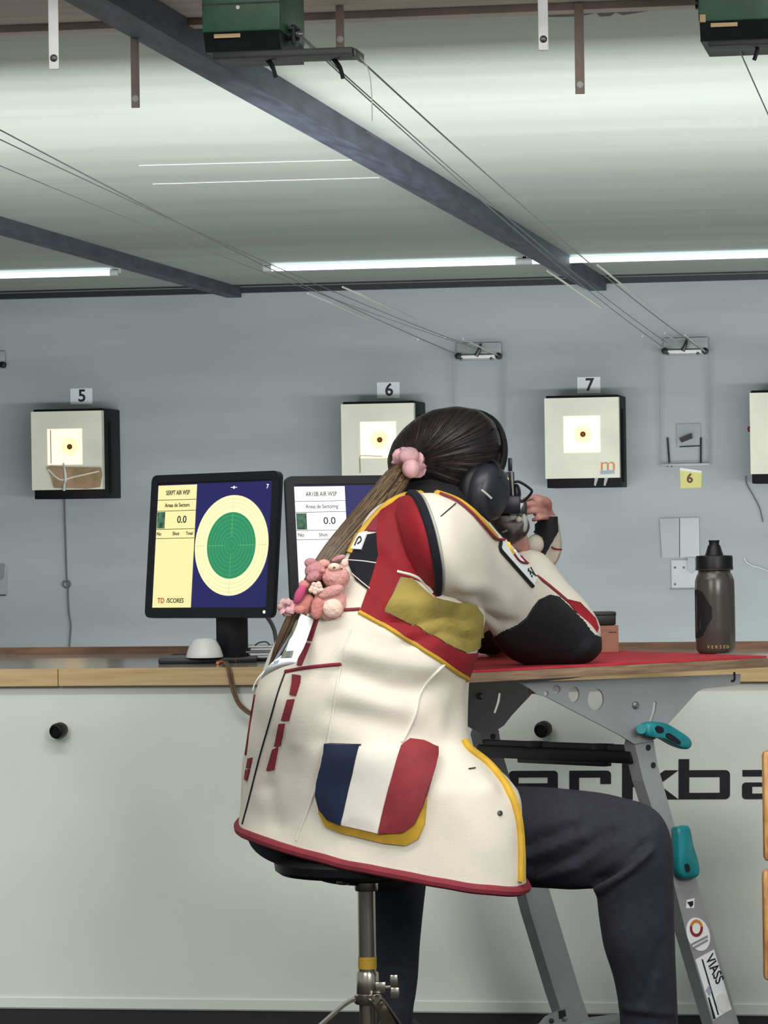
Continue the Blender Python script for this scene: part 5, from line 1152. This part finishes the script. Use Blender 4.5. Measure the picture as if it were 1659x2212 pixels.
obj('hinge_pin', B().lathe(onplane(1190, 2205, PO + Wn - ty * .012, pn), -ty, [(.005, 0), (.005, .004), (0, .005)], 12), M['steel_dark'], hj)
obj('hinge_pin', B().lathe(onplane(1217, 2200, PO + Wn - ty * .0125, pn), -ty, [(.0045, 0), (.0045, .007), (0, .008)], 12), M['galv'], hj)
# crossbar between the two side frames
a = pl(1372, 1636, .02); c = a + Wn - V((0, 0, .010))
br = obj('crossbar', B().box((a + c) / 2, (c - a) / 2, tx * .012, V((0, 0, .0115)), .003), M['black'], t)
obj('slide_rail', B().box((a + c) / 2 + V((0, 0, .0165)), (c - a) / 2, tx * .008, V((0, 0, .0058)), .002), mat('dark_steel', (52, 54, 60), .5, metal=.3), t)
for s in (.2, .62): obj('rail_clip', B().box(a + (c - a) * s + V((0, 0, .0165)), (c - a).normalized() * .022, tx * .0095, V((0, 0, .0065)), .001), M['black'], br)
obj('lower_strip', B().box(a + (c - a) * .45 - V((0, 0, .014)), (c - a) * .28, tx * .01, V((0, 0, .005)), .002), M['black'], br)
obj('latch', B().box(pl(1358, 1634, .05), tx * .006, ty * .006, V((0, 0, .012)), .002), M['galv'], br)
# teal clamp handles
def handle(nm, poly, slots, k, th):
    h_ = B(); bo = poly; c_ = pl(sum(p[0] for p in bo) / len(bo), sum(p[1] for p in bo) / len(bo), k)
    pts = [pl(x, y, k) for x, y in bo]; rs = []
    for z, s in ((0, .86), (.1, .95), (.3, 1), (.7, 1), (.9, .95), (1, .86)): rs.append([c_ + (p - c_) * s - ty * (th * z) for p in pts])
    h_.rings(rs); o = obj(nm, h_, M['teal'], t, label='teal clamp lever', angle=1.0)
    for sl in slots: obj('lever_slot', B().prism([pl(x, y, k - th - .0001) for x, y in sl], -ty * .0012), M['navy'], o)
rp = cr([(1378, 1570), (1382, 1561), (1400, 1558), (1424, 1562), (1450, 1577), (1472, 1592), (1479, 1606), (1474, 1616), (1462, 1617), (1440, 1608), (1414, 1594), (1384, 1590), (1377, 1582), (1378, 1570)], 40)[:-1]
handle('clamp_lever', rp, [cr([(1414, 1573), (1420, 1568), (1432, 1572), (1432, 1582), (1420, 1583), (1414, 1573)], 16)[:-1], cr([(1438, 1585), (1446, 1584), (1466, 1598), (1470, 1608), (1460, 1606), (1440, 1594), (1438, 1585)], 18)[:-1]], -.001, .026)
obj('lever_bolt', B().tube([pl(1385, 1575, .01), pl(1385, 1575, -.03)], .009, 12), M['teal'], t)
rp = cr([(1449, 1786), (1470, 1782), (1476, 1788), (1482, 1820), (1494, 1860), (1497, 1884), (1490, 1894), (1462, 1897), (1452, 1880), (1450, 1840), (1449, 1786)], 36)[:-1]
handle('clamp_lever', rp, [cr([(1478, 1868), (1486, 1866), (1490, 1880), (1482, 1884), (1478, 1868)], 12)[:-1]], .002, .022)
# stickers on the near leg
def stick_(nm, poly, ma, k, par=None, th=.0006, ex=None): return obj(nm, B().prism([pl(x, y, .004 - k) for x, y in poly], -ty * th), ex or M[ma], par or leg, smooth=False)
s1 = stick_('square_sticker', [(1483, 1944), (1500, 1940), (1499, 1961), (1482, 1962)], 'paper', .0002)
stick_('shield_mark', [(1484, 1949), (1497, 1946), (1497, 1955), (1492, 1960)], 'ink', .0009, s1)
ov = [(1508 + 25 * math.cos(a) + 6 * math.sin(a), 2018 + 36 * math.sin(a) + 0 * math.cos(a)) for a in (2 * math.pi * j / 28 for j in range(28))]
s2 = stick_('round_sticker', ov, 'paper', .0002)
rg = lambda r1, r2, a0, a1, n=14: [(1504 + r1 * math.cos(a) * .75, 2005 + r1 * math.sin(a)) for a in (a0 + (a1 - a0) * j / n for j in range(n + 1))] + [(1504 + r2 * math.cos(a) * .75, 2005 + r2 * math.sin(a)) for a in (a1 + (a0 - a1) * j / n for j in range(n + 1))]
stick_('ring_mark', rg(19, 12, -.2, math.pi + .3), 'hemred', .0009, s2); stick_('ring_mark', rg(19, 12, math.pi + .3, 2 * math.pi - .2), 'orange', .0009, s2)
for k, y in enumerate((2026, 2034)):
    stick_('text_line', [(1493 + k * 3, y + 12), (1528, y - 6), (1529, y - 1), (1494 + k * 3, y + 17)], 'steel', .0009, s2)
s3 = stick_('name_sticker', [(1502, 2073), (1542, 2051), (1580, 2180), (1552, 2196), (1541, 2204)], 'paper', .0002)
d1 = (pl(1557, 2122) - pl(1531, 2062)).normalized(); d2 = ty.cross(d1)
text('lettering', 'VIASS', .030, pl(1543, 2094, .003), d1, -ty.cross(d1) if (-ty.cross(d1)).dot(tx) > 0 else ty.cross(d1), M['ink'], s3, bold=.012, fit=.058)
stick_('rule', [(1515, 2072), (1518, 2072), (1553, 2192), (1550, 2192)], 'ink', .0009, s3)
stick_('rule', [(1529, 2155), (1532, 2154), (1546, 2200), (1541, 2202)], 'ink', .0009, s3)
stick_('round_seal', [(1561 + 15 * math.cos(a) + 4 * math.sin(a), 2166 + 21 * math.sin(a)) for a in (2 * math.pi * j / 20 for j in range(20))], 'white_plastic', .0012, s3)
stick_('smudge', [(1524, 2140), (1532, 2126), (1538, 2140), (1532, 2152)], 'wall_back', .0009, s3, ex=mat('lilac_print', (170, 166, 190), .7))
# ================================================================== ON THE TABLE
o = onZ(1546, 1411, .7512)
t = thing('water_bottle', o, 'smoked grey water bottle with black lid standing on red felt', 'bottle')
mm = lambda y: (1414 - y) / FPX * 6.5
obj('body', B().lathe(o, (0, 0, 1), [(.0, 0), (.030, 0), (.0345, .003), (.0375, .010), (.0382, .05), (.0380, .11), (.0375, .138), (.034, .148), (.0305, .154), (.030, .166), (.0285, .166), (.029, .154), (.034, .144), (.036, .136), (.0365, .05), (.0355, .011), (.03, .006), (0, .006)], 48), M['bottle'], t)
obj('drink', B().lathe(o, (0, 0, 1), [(0, .0065), (.0295, .0065), (.035, .0115), (.036, .05), (.0357, .131), (0, .131)], 40), M['bottle_liquid'], t)
lid = obj('lid', B().lathe(o, (0, 0, 1), [(.029, .158), (.0352, .159), (.0358, .162), (.0352, .166), (.0352, .182), (.034, .186), (.018, .187), (.0165, .190), (.0125, .203), (.0115, .206), (.010, .2065), (.0095, .210), (.0105, .2145), (.0105, .2155), (0, .2155)], 44), M['black'], t)
obj('lid_ring', B().lathe(o, (0, 0, 1), [(.0353, .1585), (.0362, .160), (.0353, .1615)], 44), M['steel_dark'], lid)
bb = B(); pts = [(-1, 0)]
fz = -F0; fr = R0
def onb(u, z, e=.0004): 
    R = .0383 + e; return o + fr * (R * math.sin(u)) + fz * (R * math.cos(u)) + V((0, 0, z))
b = B(); vs = []; fs = []
dk = [(-1.5, .03, .122), (-1.1, .03, .122), (-.75, .035, .118), (-.55, .05, .105), (-.35, .062, .094), (-.25, .068, .088)]
for u, z0, z1 in dk: vs += [onb(u, z0), onb(u, z1), onb(u, z0, -.002), onb(u, z1, -.002)]
for i in range(len(dk) - 1):
    a = i * 4; e = a + 4; fs += [(a, e, e + 1, a + 1), (a + 2, a + 3, e + 3, e + 2), (a + 1, e + 1, e + 3, a + 3), (a, a + 2, e + 2, e)]
b.add(vs, fs); obj('dark_print', b, M['blackmat'], t)
for k, ch in enumerate('VERSED'):
    u = -.45 + k * .2
    text('lettering', ch, .0085, onb(u, .013, -.0002), fr * math.cos(u) - fz * math.sin(u) , (0, 0, 1), M['gold'], t, ext=.0008)
o = onZ(1312, 1408, .7512); a_ = .12
bx = R0 * math.cos(a_) + F0 * math.sin(a_); by = F0 * math.cos(a_) - R0 * math.sin(a_)
h = 58 / FPX * 6.62
t = thing('cardboard_box', o, 'small brown cardboard box on red felt behind the elbow', 'box')
obj('carton', B().box(o + V((0, 0, h / 2)) - bx * .012, bx * .030, by * .025, V((0, 0, h / 2)), .001), M['box_brown'], t)
obj('lid_line', B().box(o + V((0, 0, h - .009)) - bx * .012, bx * .0302, by * .0252, V((0, 0, .0005))), M['wood_dark'], t)
obj('print_line', B().box(o + V((0, 0, h - .013)) - by * .0253 + bx * .006, bx * .008, by * .0003, V((0, 0, .0008))), M['ink'], t)
t = thing('pellet_tin', o + V((0, 0, h)), 'dark green flat tin lying on the brown cardboard box', 'tin')
obj('tin', B().box(o + V((0, 0, h + .0135)) - bx * .018, bx * .032, by * .022, V((0, 0, .0127)), .003), M['green_dark'], t)
obj('tin_lid', B().box(o + V((0, 0, h + .0225)) - bx * .018, bx * .0325, by * .0225, V((0, 0, .0042)), .002), M['green_dark'], t)
